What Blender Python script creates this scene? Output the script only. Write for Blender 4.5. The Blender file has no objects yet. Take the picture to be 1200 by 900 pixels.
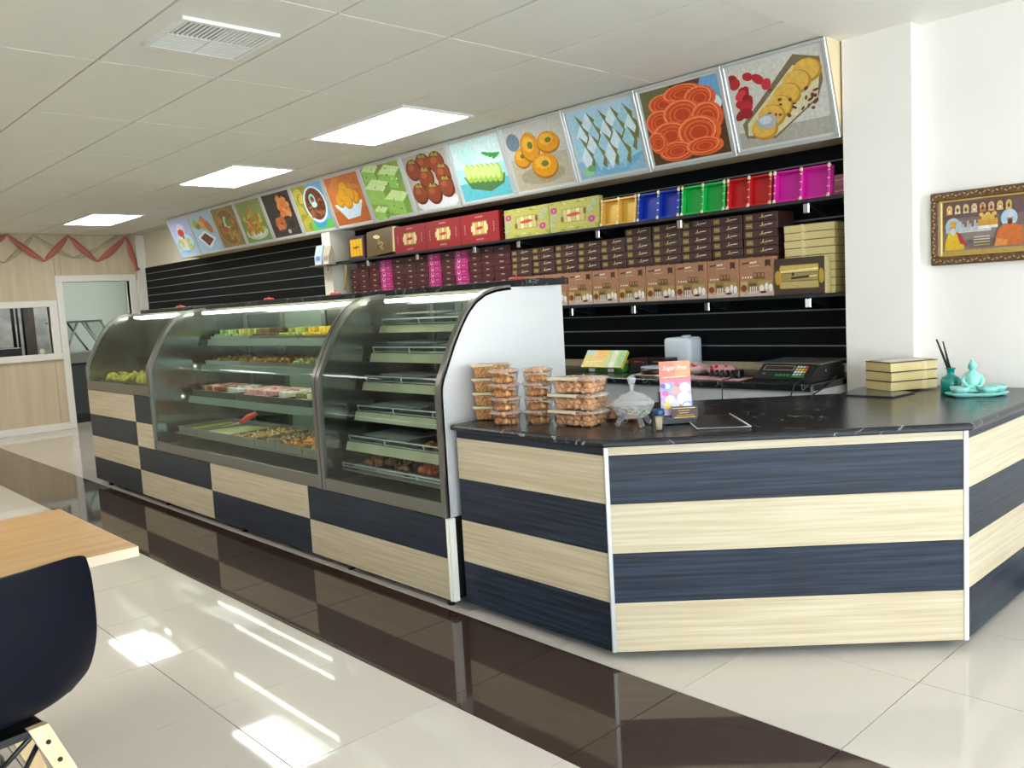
import bpy, bmesh, math, random
from mathutils import Vector, Matrix, Euler
random.seed(7)
R = math.radians
SC = bpy.context.scene
COL = SC.collection
# ------------------------------------------------------------------ camera
cam = bpy.data.cameras.new('camera'); cam_o = bpy.data.objects.new('camera', cam); COL.objects.link(cam_o)
cam.sensor_fit = 'HORIZONTAL'; cam.sensor_width = 36.0; cam.lens = 992.3 / 1200 * 36
cam.clip_start = 0.05
_y, _p, _r = R(136.95), R(5.5966), R(3.1886)
fwd = Vector((math.cos(_y) * math.cos(_p), math.sin(_y) * math.cos(_p), -math.sin(_p)))
rgt = Vector((math.sin(_y), -math.cos(_y), 0)); dwn = fwd.cross(rgt)
r2 = rgt * math.cos(_r) + dwn * math.sin(_r); d2 = dwn * math.cos(_r) - rgt * math.sin(_r)
mw = Matrix((r2, -d2, -fwd)).transposed().to_4x4(); mw.translation = (0, 0, 1.43)
cam_o.matrix_world = mw
SC.camera = cam_o
# ------------------------------------------------------------------ world / exposure
SC.view_settings.view_transform = 'Standard'; SC.view_settings.look = 'None'
SC.view_settings.gamma = 1.0; SC.view_settings.use_curve_mapping = False
SC.view_settings.exposure = 0.75
wd = bpy.data.worlds.new('daylight'); SC.world = wd; wd.use_nodes = True
bg = wd.node_tree.nodes['Background']; bg.inputs[0].default_value = (0.84, 0.92, 1.0, 1); bg.inputs[1].default_value = 5.7
LIGHT_PANEL = 9.2      # emission of the ceiling panels
CASE_TUBE = 15.0
try:
    SC.cycles.max_bounces = 10; SC.cycles.transparent_max_bounces = 16
    SC.cycles.sample_clamp_indirect = 6.0
    SC.cycles.caustics_reflective = False; SC.cycles.caustics_refractive = False
except Exception: pass

# ------------------------------------------------------------------ helpers
def lin(c):
    if isinstance(c, str):
        c = [int(c[i:i + 2], 16) / 255 for i in (0, 2, 4)]
    return tuple((x / 12.92 if x <= .04045 else ((x + .055) / 1.055) ** 2.4) for x in c)

class MB:
    def __init__(s): s.v = []; s.f = []; s.c = []; s.s = []
    def add(s, vs, fs, col=None, smooth=False):
        n = len(s.v); s.v += [tuple(p) for p in vs]
        for f in fs: s.f.append(tuple(i + n for i in f)); s.c.append(col); s.s.append(smooth)
        return s
    def box(s, x0, x1, y0, y1, z0, z1, col=None):
        return s.add([(x0,y0,z0),(x1,y0,z0),(x1,y1,z0),(x0,y1,z0),(x0,y0,z1),(x1,y0,z1),(x1,y1,z1),(x0,y1,z1)],
                     [(3,2,1,0),(4,5,6,7),(0,1,5,4),(1,2,6,5),(2,3,7,6),(3,0,4,7)], col)
    def rbox(s, x0, x1, y0, y1, z0, z1, b=.004, col=None):
        b = min(b, (x1-x0)*.45, (y1-y0)*.45, (z1-z0)*.45)
        vs = []; ix = {}
        for i, (X, sx) in enumerate(((x0,1),(x1,-1))):
            for j, (Y, sy) in enumerate(((y0,1),(y1,-1))):
                for k, (Z, sz) in enumerate(((z0,1),(z1,-1))):
                    for a in range(3):
                        p = [X + sx*b, Y + sy*b, Z + sz*b]; p[a] = (X, Y, Z)[a]
                        ix[i,j,k,a] = len(vs); vs.append(tuple(p))
        fs = []
        for i in (0,1):
            q = [ix[i,0,0,0],ix[i,1,0,0],ix[i,1,1,0],ix[i,0,1,0]]; fs.append(q if i else q[::-1])
            q = [ix[0,i,0,1],ix[1,i,0,1],ix[1,i,1,1],ix[0,i,1,1]]; fs.append(q[::-1] if i else q)
            q = [ix[0,0,i,2],ix[1,0,i,2],ix[1,1,i,2],ix[0,1,i,2]]; fs.append(q if i else q[::-1])
        for i in (0,1):
            for j in (0,1):
                q = [ix[0,i,j,1],ix[1,i,j,1],ix[1,i,j,2],ix[0,i,j,2]]; fs.append(q if (i+j)%2==0 and 0 else q)
                q = [ix[i,0,j,0],ix[i,1,j,0],ix[i,1,j,2],ix[i,0,j,2]]; fs.append(q)
                q = [ix[i,j,0,0],ix[i,j,1,0],ix[i,j,1,1],ix[i,j,0,1]]; fs.append(q)
        for i in (0,1):
            for j in (0,1):
                for k in (0,1): fs.append([ix[i,j,k,0],ix[i,j,k,1],ix[i,j,k,2]])
        return s.add(vs, fs, col)
    def prism(s, poly, axis, a0, a1, col=None, smooth=False):
        n = len(poly)
        def P(p, a): return (a,p[0],p[1]) if axis=='x' else ((p[0],a,p[1]) if axis=='y' else (p[0],p[1],a))
        vs = [P(p,a0) for p in poly] + [P(p,a1) for p in poly]
        s.add(vs, [tuple(range(n))[::-1], tuple(range(n,2*n))], col)
        m = len(s.v) - 2*n
        for i in range(n):
            j = (i+1)%n; s.f.append((m+i,m+j,m+n+j,m+n+i)); s.c.append(col); s.s.append(smooth)
        return s
    def strip(s, prof, x0, x1, t, col=None, smooth=True):
        """sheet that follows a (y,z) profile, thickness t inwards"""
        inn = []
        for i, p in enumerate(prof):
            a = prof[max(i-1,0)]; b = prof[min(i+1,len(prof)-1)]
            dy, dz = b[0]-a[0], b[1]-a[1]; l = math.hypot(dy,dz) or 1
            inn.append((p[0] + dz/l*t, p[1] - dy/l*t))
        n = len(prof)
        o0 = [(x0,p[0],p[1]) for p in prof]; o1 = [(x1,p[0],p[1]) for p in prof]; i0 = [(x0,p[0],p[1]) for p in inn]; i1 = [(x1,p[0],p[1]) for p in inn]
        q = [(i,i+1,n+i+1,n+i) for i in range(n-1)]; rq = [f[::-1] for f in q]
        s.add(o0+o1, q, col, smooth); s.add(i0+i1, rq, col, smooth); s.add(o0+i0, rq, col, False); s.add(o1+i1, q, col, False)
        s.add([o0[0],o1[0],i1[0],i0[0]], [(0,1,2,3)], col, False); s.add([o0[-1],o1[-1],i1[-1],i0[-1]], [(3,2,1,0)], col, False)
        return s
    def cyl(s, p0, p1, r0, r1=None, n=12, col=None, caps=True, smooth=True):
        r1 = r0 if r1 is None else r1
        p0, p1 = Vector(p0), Vector(p1); d = (p1-p0).normalized()
        a = d.cross(Vector((0,0,1)) if abs(d.z)<.95 else Vector((1,0,0))).normalized(); b = d.cross(a)
        vs = []
        for p, r in ((p0,r0),(p1,r1)):
            vs += [p + (a*math.cos(2*math.pi*i/n) + b*math.sin(2*math.pi*i/n))*r for i in range(n)]
        s.add(vs, [(i,(i+1)%n,n+(i+1)%n,n+i) for i in range(n)], col, smooth)
        if caps:
            m = len(s.v)-2*n
            s.f += [tuple(range(m,m+n))[::-1], tuple(range(m+n,m+2*n))]; s.c += [col]*2; s.s += [False]*2
        return s
    def tube(s, pts, r, n=8, col=None):
        pts = [Vector(p) for p in pts]; rings = []; prev = None
        for i, p in enumerate(pts):
            d = (pts[min(i+1,len(pts)-1)] - pts[max(i-1,0)]).normalized()
            if prev is None: a = d.cross(Vector((0,0,1)) if abs(d.z)<.9 else Vector((1,0,0))).normalized()
            else: a = (prev - d*prev.dot(d)).normalized()
            prev = a; b = d.cross(a)
            rr = r[i] if isinstance(r,(list,tuple)) else r
            rings.append([p + (a*math.cos(2*math.pi*k/n)+b*math.sin(2*math.pi*k/n))*rr for k in range(n)])
        vs = [q for rg in rings for q in rg]; fs = []
        for i in range(len(pts)-1):
            for k in range(n): fs.append((i*n+k,i*n+(k+1)%n,(i+1)*n+(k+1)%n,(i+1)*n+k))
        fs += [tuple(range(n))[::-1], tuple(range((len(pts)-1)*n,len(pts)*n))]
        return s.add(vs, fs, col, True)
    def ell(s, c, r, seg=10, rings=6, rot=None, col=None):
        if not isinstance(r,(tuple,list)): r = (r,r,r)
        vs = []; c = Vector(c)
        for i in range(1,rings):
            t = math.pi*i/rings
            for k in range(seg):
                a = 2*math.pi*k/seg
                vs.append(Vector((r[0]*math.sin(t)*math.cos(a), r[1]*math.sin(t)*math.sin(a), r[2]*math.cos(t))))
        vs += [Vector((0,0,r[2])), Vector((0,0,-r[2]))]
        if rot is not None: vs = [rot @ q for q in vs]
        vs = [c+q for q in vs]; fs = []
        for i in range(rings-2):
            for k in range(seg): fs.append((i*seg+k,(i+1)*seg+k,(i+1)*seg+(k+1)%seg,i*seg+(k+1)%seg))
        T = len(vs)-2
        for k in range(seg):
            fs.append((k,(k+1)%seg,T)); m = (rings-2)*seg; fs.append((m+(k+1)%seg,m+k,T+1))
        return s.add(vs, fs, col, True)
    def lathe(s, prof, n=24, c=(0,0,0), col=None, smooth=True, sq=None):
        """prof: (r,z) list, sq=(sx,sy) scale or superellipse via callable"""
        vs = []
        for r, z in prof:
            for k in range(n):
                a = 2*math.pi*k/n; x, y = math.cos(a), math.sin(a)
                if sq: x, y = sq(x,y)
                vs.append((c[0]+r*x, c[1]+r*y, c[2]+z))
        fs = []
        for i in range(len(prof)-1):
            for k in range(n): fs.append((i*n+k,i*n+(k+1)%n,(i+1)*n+(k+1)%n,(i+1)*n+k))
        s.add(vs, fs, col, smooth)
        m = len(s.v)-len(vs)
        if prof[0][0] > 1e-5: s.f.append(tuple(range(m,m+n))[::-1]); s.c.append(col); s.s.append(False)
        if prof[-1][0] > 1e-5: s.f.append(tuple(range(m+(len(prof)-1)*n,m+len(prof)*n))); s.c.append(col); s.s.append(False)
        return s
    def xf(s, M, start=0):
        s.v[start:] = [tuple(M @ Vector(p)) for p in s.v[start:]]; return s
    def mesh(s, name, mats, recalc=True):
        me = bpy.data.meshes.new(name); me.from_pydata(s.v, [], s.f)
        if any(c is not None for c in s.c):
            at = me.color_attributes.new('Col','FLOAT_COLOR','CORNER')
            buf = []
            for f, c in zip(s.f, s.c):
                cc = tuple(c[:3])+(1.0,) if c is not None else (1,1,1,1)
                buf += list(cc)*len(f)
            at.data.foreach_set('color', buf)
        me.polygons.foreach_set('use_smooth', s.s)
        for m in (mats if isinstance(mats,(list,tuple)) else [mats]): me.materials.append(m)
        if recalc:
            b = bmesh.new(); b.from_mesh(me); bmesh.ops.recalc_face_normals(b, faces=b.faces); b.to_mesh(me); b.free()
        me.update(); return me

class Paint(MB):
    """flat print: shapes laid in thin layers on a plane  O + u*U + v*V (+ n*N)"""
    def __init__(s, O, U, V, n0=.0006, step=.00012):
        super().__init__(); s.O, s.U, s.V = Vector(O), Vector(U), Vector(V); s.N = s.U.cross(s.V).normalized(); s.n = n0; s.st = step
    def P(s, u, v): return s.O + s.U*u + s.V*v + s.N*s.n
    def poly(s, pts, col):
        s.n += s.st; s.add([s.P(*p) for p in pts], [tuple(range(len(pts)))], lin(col)); return s
    def rect(s, u0, u1, v0, v1, col): return s.poly([(u0,v0),(u1,v0),(u1,v1),(u0,v1)], col)
    def el(s, u, v, ru, rv, col, rot=0, n=18):
        ca, sa = math.cos(R(rot)), math.sin(R(rot))
        return s.poly([(max(0,min(1,u+ru*math.cos(2*math.pi*k/n)*ca-rv*math.sin(2*math.pi*k/n)*sa)),
                        max(0,min(1,v+ru*math.cos(2*math.pi*k/n)*sa+rv*math.sin(2*math.pi*k/n)*ca))) for k in range(n)], col)
    def ring(s, u, v, ru, rv, w, col, n=18):
        s.n += s.st; vs = []
        for k in range(n):
            a = 2*math.pi*k/n
            for q in (1, 1-w): vs.append(s.P(max(0,min(1,u+ru*q*math.cos(a))), max(0,min(1,v+rv*q*math.sin(a)))))
        s.add(vs, [(2*k,2*((k+1)%n),2*((k+1)%n)+1,2*k+1) for k in range(n)], lin(col)); return s
    def line(s, pts, w, col):
        s.n += s.st
        for a, b in zip(pts, pts[1:]):
            d = Vector((b[0]-a[0], b[1]-a[1])); l = d.length or 1; nx, ny = -d.y/l*w/2, d.x/l*w/2
            s.add([s.P(a[0]+nx,a[1]+ny),s.P(a[0]-nx,a[1]-ny),s.P(b[0]-nx,b[1]-ny),s.P(b[0]+nx,b[1]+ny)],[(0,1,2,3)],lin(col))
        return s
    def text(s, t, u, v, h, col, asp=1.0, shear=0.0):
        """lettering of cap height h (in v units), asp = V length / U length"""
        s.n += s.st
        cu = bpy.data.curves.new('t','FONT'); cu.body = t; cu.size = 1.0; cu.shear = shear; cu.resolution_u = 2
        o = bpy.data.objects.new('t', cu); COL.objects.link(o)
        dg = bpy.context.evaluated_depsgraph_get(); me = bpy.data.meshes.new_from_object(o.evaluated_get(dg))
        k = h/.7
        s.add([s.P(u+p.co.x*k*asp, v+p.co.y*k) for p in me.vertices], [tuple(p.vertices) for p in me.polygons], lin(col))
        bpy.data.objects.remove(o); bpy.data.curves.remove(cu); bpy.data.meshes.remove(me); return s

# ------------------------------------------------------------------ materials
MATS = {}
def mat(name, rgb, rough=.5, metal=0.0, spec=.5, noise=0.0, nscale=(20,20,20), rgb2=None, bump=0.0, coat=0.0, rand=0.0, detail=4):
    m = bpy.data.materials.new(name); m.use_nodes = True; nt = m.node_tree; b = nt.nodes['Principled BSDF']
    b.inputs['Roughness'].default_value = rough; b.inputs['Metallic'].default_value = metal
    b.inputs['Specular IOR Level'].default_value = spec; b.inputs['Coat Weight'].default_value = coat
    c = lin(rgb); b.inputs['Base Color'].default_value = c+(1,)
    if noise or rgb2 or bump:
        tc = nt.nodes.new('ShaderNodeTexCoord'); mp = nt.nodes.new('ShaderNodeMapping'); mp.inputs['Scale'].default_value = nscale
        oi = nt.nodes.new('ShaderNodeObjectInfo'); va = nt.nodes.new('ShaderNodeVectorMath'); va.operation = 'SCALE'
        cb = nt.nodes.new('ShaderNodeCombineXYZ')
        for i in range(3): nt.links.new(oi.outputs['Random'], cb.inputs[i])
        va.inputs['Scale'].default_value = 17.0; nt.links.new(cb.outputs[0], va.inputs[0]); nt.links.new(va.outputs[0], mp.inputs['Location'])
        nz = nt.nodes.new('ShaderNodeTexNoise'); nz.inputs['Scale'].default_value = 1.0; nz.inputs['Detail'].default_value = detail
        nt.links.new(tc.outputs['Object'], mp.inputs[0]); nt.links.new(mp.outputs[0], nz.inputs['Vector'])
        if noise or rgb2:
            rp = nt.nodes.new('ShaderNodeValToRGB'); c2 = lin(rgb2) if rgb2 else tuple(x*(1-noise) for x in c)
            rp.color_ramp.elements[0].position = .35; rp.color_ramp.elements[1].position = .68
            rp.color_ramp.elements[0].color = c2+(1,); rp.color_ramp.elements[1].color = c+(1,)
            nt.links.new(nz.outputs['Fac'], rp.inputs[0]); src = rp.outputs[0]
            if rand:
                hs = nt.nodes.new('ShaderNodeHueSaturation'); mr = nt.nodes.new('ShaderNodeMapRange')
                mr.inputs['To Min'].default_value = 1-rand; mr.inputs['To Max'].default_value = 1+rand
                nt.links.new(oi.outputs['Random'], mr.inputs[0]); nt.links.new(mr.outputs[0], hs.inputs['Value']); nt.links.new(src, hs.inputs['Color']); src = hs.outputs[0]
            nt.links.new(src, b.inputs['Base Color'])
        if bump:
            bp = nt.nodes.new('ShaderNodeBump'); bp.inputs['Strength'].default_value = bump; bp.inputs['Distance'].default_value = .002
            nt.links.new(nz.outputs['Fac'], bp.inputs['Height']); nt.links.new(bp.outputs[0], b.inputs['Normal'])
    MATS[name] = m; return m
def glassy(name, tint, base=.03, mult=1.3, rough=.02, haze=None):
    m = bpy.data.materials.new(name); m.use_nodes = True; nt = m.node_tree; nt.nodes.clear()
    out = nt.nodes.new('ShaderNodeOutputMaterial'); mx = nt.nodes.new('ShaderNodeMixShader'); tr = nt.nodes.new('ShaderNodeBsdfTransparent')
    gl = nt.nodes.new('ShaderNodeBsdfGlossy'); gl.inputs['Roughness'].default_value = rough; tr.inputs[0].default_value = tint+(1,)
    lw = nt.nodes.new('ShaderNodeLayerWeight'); lw.inputs['Blend'].default_value = .5
    fr = nt.nodes.new('ShaderNodeMath'); fr.operation = 'POWER'; fr.inputs[1].default_value = 3.5; nt.links.new(lw.outputs['Facing'], fr.inputs[0])
    ma = nt.nodes.new('ShaderNodeMath'); ma.operation = 'MULTIPLY_ADD'; ma.inputs[1].default_value = mult*.8; ma.inputs[2].default_value = base; ma.use_clamp = True
    nt.links.new(fr.outputs[0], ma.inputs[0]); nt.links.new(ma.outputs[0], mx.inputs[0]); nt.links.new(tr.outputs[0], mx.inputs[1])
    if haze:
        df = nt.nodes.new('ShaderNodeBsdfPrincipled'); df.inputs['Base Color'].default_value = haze+(1,); df.inputs['Roughness'].default_value = .25
        nt.links.new(df.outputs[0], mx.inputs[2]); nt.nodes.remove(gl)
    else: nt.links.new(gl.outputs[0], mx.inputs[2])
    nt.links.new(mx.outputs[0], out.inputs[0]); MATS[name] = m; return m
def emit(name, rgb, st):
    m = bpy.data.materials.new(name); m.use_nodes = True; b = m.node_tree.nodes['Principled BSDF']
    b.inputs['Base Color'].default_value = (.9,.9,.9,1); b.inputs['Emission Color'].default_value = rgb+(1,); b.inputs['Emission Strength'].default_value = st
    MATS[name] = m; return m
def vcol(name, rough=.4, nz=.15, scale=120.0, spec=.4, metal=0.0):
    m = bpy.data.materials.new(name); m.use_nodes = True; nt = m.node_tree; b = nt.nodes['Principled BSDF']
    b.inputs['Roughness'].default_value = rough; b.inputs['Specular IOR Level'].default_value = spec; b.inputs['Metallic'].default_value = metal
    at = nt.nodes.new('ShaderNodeAttribute'); at.attribute_name = 'Col'
    tc = nt.nodes.new('ShaderNodeTexCoord'); n = nt.nodes.new('ShaderNodeTexNoise'); n.inputs['Scale'].default_value = scale; n.inputs['Detail'].default_value = 3
    mr = nt.nodes.new('ShaderNodeMapRange'); mr.inputs['From Min'].default_value = .3; mr.inputs['From Max'].default_value = .7
    mr.inputs['To Min'].default_value = 1-nz; mr.inputs['To Max'].default_value = 1+nz*.6
    hs = nt.nodes.new('ShaderNodeHueSaturation')
    nt.links.new(tc.outputs['Object'], n.inputs['Vector']); nt.links.new(n.outputs['Fac'], mr.inputs[0]); nt.links.new(mr.outputs[0], hs.inputs['Value'])
    nt.links.new(at.outputs['Color'], hs.inputs['Color']); nt.links.new(hs.outputs[0], b.inputs['Base Color'])
    MATS[name] = m; return m

wall_m = mat('white_paint', 'EFEAE2', .6, noise=.02, nscale=(3,3,3))
beige_m = mat('cream_paint', 'E6E0CC', .6, noise=.02, nscale=(3,3,3))
ceil_m = mat('ceiling_board', 'E8E5DA', .7, noise=.02, nscale=(6,6,6))
grid_m = mat('ceiling_grid', 'C6C3B8', .6)
tile_m = mat('cream_porcelain', 'CBC3B8', .04, spec=.2, noise=.03, nscale=(1.5,1.5,1.5))
brown_m = mat('brown_porcelain', '43342D', .05, spec=.5, noise=.08, nscale=(2,2,2))
grout_m = mat('grout', '3A342D', .8)
oak_m = mat('light_oak_board', 'CBBEA3', .42, rgb2='B6A687', nscale=(2.2,75,75), bump=.25, rand=.05, detail=7)
ink_m = mat('charcoal_oak_board', '2B3545', .42, rgb2='141922', nscale=(2.6,95,95), bump=.35, rand=.06, detail=7, spec=.3)
panel_m = mat('wood_wall_panel', 'D2C3A6', .5, rgb2='C6B595', nscale=(14,14,.8), rand=.03, detail=5)
table_m = mat('table_oak', 'C09A68', .4, rgb2='AE8652', nscale=(22,1.4,22), detail=6)
legw_m = mat('pale_wood', 'E3C9A0', .45, rgb2='D6B88B', nscale=(30,30,3))
black_stone = bpy.data.materials.new('black_marble_laminate'); MATS['black_stone'] = black_stone
black_stone.use_nodes = True
def _stone(m):
    nt = m.node_tree; b = nt.nodes['Principled BSDF']; b.inputs['Roughness'].default_value = .24; b.inputs['Specular IOR Level'].default_value = .32
    tc = nt.nodes.new('ShaderNodeTexCoord'); n1 = nt.nodes.new('ShaderNodeTexNoise'); n1.inputs['Scale'].default_value = 5; n1.inputs['Detail'].default_value = 6; n1.inputs['Distortion'].default_value = 1.2
    ab = nt.nodes.new('ShaderNodeMath'); ab.operation = 'SUBTRACT'; ab.inputs[1].default_value = .5
    a2 = nt.nodes.new('ShaderNodeMath'); a2.operation = 'ABSOLUTE'
    rp = nt.nodes.new('ShaderNodeValToRGB'); rp.color_ramp.elements[0].position = 0; rp.color_ramp.elements[1].position = .012
    rp.color_ramp.elements[0].color = (.28,.29,.31,1); rp.color_ramp.elements[1].color = (.013,.014,.017,1)
    n2 = nt.nodes.new('ShaderNodeTexNoise'); n2.inputs['Scale'].default_value = 9
    mx = nt.nodes.new('ShaderNodeMixRGB'); r3 = nt.nodes.new('ShaderNodeValToRGB'); r3.color_ramp.elements[0].position = .48; r3.color_ramp.elements[1].position = .62
    nt.links.new(tc.outputs['Object'], n1.inputs[0]); nt.links.new(n1.outputs['Fac'], ab.inputs[0]); nt.links.new(ab.outputs[0], a2.inputs[0]); nt.links.new(a2.outputs[0], rp.inputs[0])
    nt.links.new(tc.outputs['Object'], n2.inputs[0]); nt.links.new(n2.outputs['Fac'], r3.inputs[0]); nt.links.new(r3.outputs[0], mx.inputs[0])
    mx.inputs[1].default_value = (.013,.014,.017,1); nt.links.new(rp.outputs[0], mx.inputs[2]); nt.links.new(mx.outputs[0], b.inputs['Base Color'])
_stone(black_stone)
slat_m = mat('black_slat', '0C0F12', .55, spec=.12, noise=.15, nscale=(3,3,3))
slat_strip = mat('aluminium_strip', '7E8183', .4, metal=.2)
steel_m = mat('brushed_steel', '9C9C98', .28, metal=.9, noise=.08, nscale=(1.5,60,60))
steel_d = mat('dark_steel', '7E7E79', .32, metal=.85)
mirror_m = mat('polished_steel', '8C8F8E', .16, metal=.95, noise=.15, nscale=(2,30,4))
endp_m = mat('satin_end_panel', 'E4E4E4', .3, metal=.35, noise=.03, nscale=(1,3,20))
alum_m = mat('aluminium', 'C9CBCB', .35, metal=.6)
chrome_m = mat('chrome', 'D8DADC', .08, metal=1.0)
white_m = mat('white_gloss', 'EDEDEA', .35)
trimw_m = mat('white_trim', 'E9E7DE', .45)
black_m = mat('black_plastic', '131416', .35)
dark_m = mat('dark_interior', '1A1C1B', .6)
blackrub = mat('black_shelf', '14171A', .4)
gold_m = mat('gold_card', 'D4C288', .38, metal=.15, noise=.05, nscale=(8,8,8))
maroon_m = mat('maroon_edge', '5A2A22', .5)
choc_m = mat('chocolate_card', '472B26', .35, noise=.12, nscale=(20,20,20), rand=.12)
choc_r = mat('maroon_card', '4A1B20', .35, noise=.12, nscale=(20,20,20), rand=.15)
pink_m = mat('magenta_card', 'B0146E', .35, noise=.12, nscale=(20,20,20), rand=.1)
brownbox_m = mat('tan_brown_card', '9A6E50', .4)
red_m = mat('red_card', '921A22', .4, noise=.06, nscale=(9,9,9))
floral_m = mat('lime_card', 'B9B45C', .45, noise=.1, nscale=(25,25,25))
navy_m = mat('navy_shell', '080C18', .5, spec=.15, noise=.05, nscale=(200,200,200), bump=.1)
glass_m = glassy('case_glass', (.87,.93,.90), .012, .4)
pane_m = glassy('window_pane', (.96,.98,.98), .02, 1.0)
plastic_m = glassy('clear_plastic', (.99,.99,.99), .015, .6, .08)
lidp_m = glassy('clear_lid', (.98,.98,.98), .09, .8, .15, haze=(.85,.87,.9))
crystal_m = glassy('cut_crystal', (.96,.96,.96), .11, .9, .03, haze=(.86,.88,.9))
print_m = vcol('printed_card', .38, .14, 60)
sweet_m = vcol('sweets', .5, .22, 160)
food_m = vcol('snacks', .42, .15, 220)
paint_m = vcol('coloured_plastic', .35, .05, 40)
foil_m = vcol('foil', .28, .08, 30, .6, .15)
light_m = emit('light_diffuser', (1.0,1.0,.97), LIGHT_PANEL)
tube_m = emit('case_tube', (1.0,.97,.78), CASE_TUBE)
teal_m = mat('teal_glass', '0C8A80', .18, spec=.6)
aqua_m = mat('aqua_glaze', '8FD3C8', .3, noise=.05, nscale=(30,30,30))
jug_m = mat('white_translucent_plastic', 'DDE5EC', .45)

# ------------------------------------------------------------------ scene-graph helpers
def tag(o, label=None, cat=None, group=None, kind=None):
    if label: o['label'] = label
    if cat: o['category'] = cat
    if group: o['group'] = group
    if kind: o['kind'] = kind
    return o
def thing(name, label, cat, loc=(0,0,0), rz=0.0, group=None, rot=None):
    o = bpy.data.objects.new(name, None); COL.objects.link(o); o.empty_display_size = .05
    o.location = loc; o.rotation_euler = rot if rot else (0,0,rz)
    return tag(o, label, cat, group)
def obj(name, mb, m, parent=None, W=False, loc=None, label=None, kind=None, recalc=True):
    me = mb if isinstance(mb, bpy.types.Mesh) else mb.mesh(name, m, recalc)
    o = bpy.data.objects.new(name, me); COL.objects.link(o)
    if parent is not None:
        o.parent = parent
        if W:                                   # mesh is given in world coordinates, parent not rotated
            b = Vector(parent.location); q = parent.parent
            while q is not None: b += Vector(q.location); q = q.parent
            o.location = -b
    if loc is not None: o.location = loc
    return tag(o, label, None, None, kind)
def struct(name, mb, m, parent=None, label=None):
    o = obj(name, mb, m, parent)
    if parent is None: tag(o, label, None, None, 'structure')
    return o
def copy_tree(o, parent=None):
    c = o.copy(); COL.objects.link(c); c.parent = parent
    for ch in list(o.children): copy_tree(ch, c)
    return c
ORD = ['','first','second','third','fourth','fifth','sixth','seventh','eighth','ninth','tenth','eleventh','twelfth','thirteenth','fourteenth',
       'fifteenth','sixteenth','seventeenth','eighteenth','nineteenth','twentieth','twenty-first','twenty-second','twenty-third','twenty-fourth']
# ================================================================== SETTING
XF, YW = -12.8, 4.72          # far wall plane, back wall plane
ZC = 2.68
# ---- floor
fl = struct('floor', MB().box(-16.2, 2.5, -2.9, 5.2, -.12, -.012), grout_m, label='polished cream tiled floor with a brown tile strip')
tw = MB().box(.0018, .6032, .0018, .5982, -.011, 0).mesh('floor_tile', tile_m)
tb = MB().box(.0018, .6032, .0018, .5982, -.011, 0).mesh('floor_tile', brown_m)
for i in range(-31, 6):
    for j in range(-5, 6):
        x = -1.165 + i*.605; y = 1.787 + j*.6
        if x < -16 or x + .6 > 2.6: continue
        if y > 4.7: continue
        if y > 4.1 and x > -12.6: continue      # under the wall units, never seen
        o = obj('floor_tile', tb if j == 0 else tw, None, fl, loc=(x, y, 0))
# ---- ceiling with lay-in boards
ce = struct('ceiling', MB().box(-12.8, -2.10, -2.9, 4.72, 2.69, 2.78), grid_m, label='suspended ceiling of pale boards in a slim grid')
gx = [-2.10] + [-3.16 - 1.19*k for k in range(9)]; gx[-1] = -12.68
gy = [2.07 + .598*k for k in range(-8, 5)]
gxs = gx + [-12.8]
light_cells = {(2,2),(4,2),(7,2)}
for i in range(len(gxs)-1):
    for j in range(len(gy)-1):
        x1, x0 = gxs[i], gxs[i+1]
        if j-8 == 2 and (i, 2) in light_cells: continue
        y1 = gy[j+1] if j < len(gy)-2 else 4.46
        obj('ceiling_board', MB().box(x0+.006, x1-.006, gy[j]+.006, y1-.006, 2.680, 2.6895), ceil_m, ce)
struct('ceiling', MB().box(-2.10, 2.5, -2.9, 4.72, 2.676, 2.78), wall_m, label='plain plaster ceiling by the shop front').name = 'ceiling.001'
# ---- walls
wb = struct('wall_back', MB().box(-12.8, -2.08, YW, 4.95, 0, 2.70), beige_m, label='cream back wall carrying black slat boards')
def slats(x0, x1):
    for k in range(12):
        z0 = .969 + k*.1047; z1 = min(z0 + .0965, 2.205)
        obj('slat', MB().rbox(x0, x1, 4.70, YW, z0, z1, .002), slat_m, wb)
        if z1 < 2.2: obj('groove_strip', MB().box(x0, x1, 4.7015, YW, z1, z0+.1047), slat_strip, wb)
slats(-7.172, -2.082); slats(-12.745, -7.32)
obj('splashback', MB().box(-7.17, -2.082, 4.705, YW, .92, .968), panel_m, wb)
struct('wall_right', MB().box(-2.08, -1.73, 4.41, 4.95, 0, 2.70), wall_m, label='white nib wall beside the black slat boards')
struct('wall_picture', MB().box(-1.73, 2.5, 4.51, 4.95, 0, 2.70), wall_m, label='white wall behind the counter end with the framed picture')
struct('trim_1', MB().box(-7.32, -7.172, 4.41, YW, 0, 2.66), beige_m, label='narrow white column splitting the slat wall')
struct('wall_left', MB().box(-12.9, 2.5, -3.0, -2.9, 0, 2.70), wall_m, label='plain white long wall opposite the counter')
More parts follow.
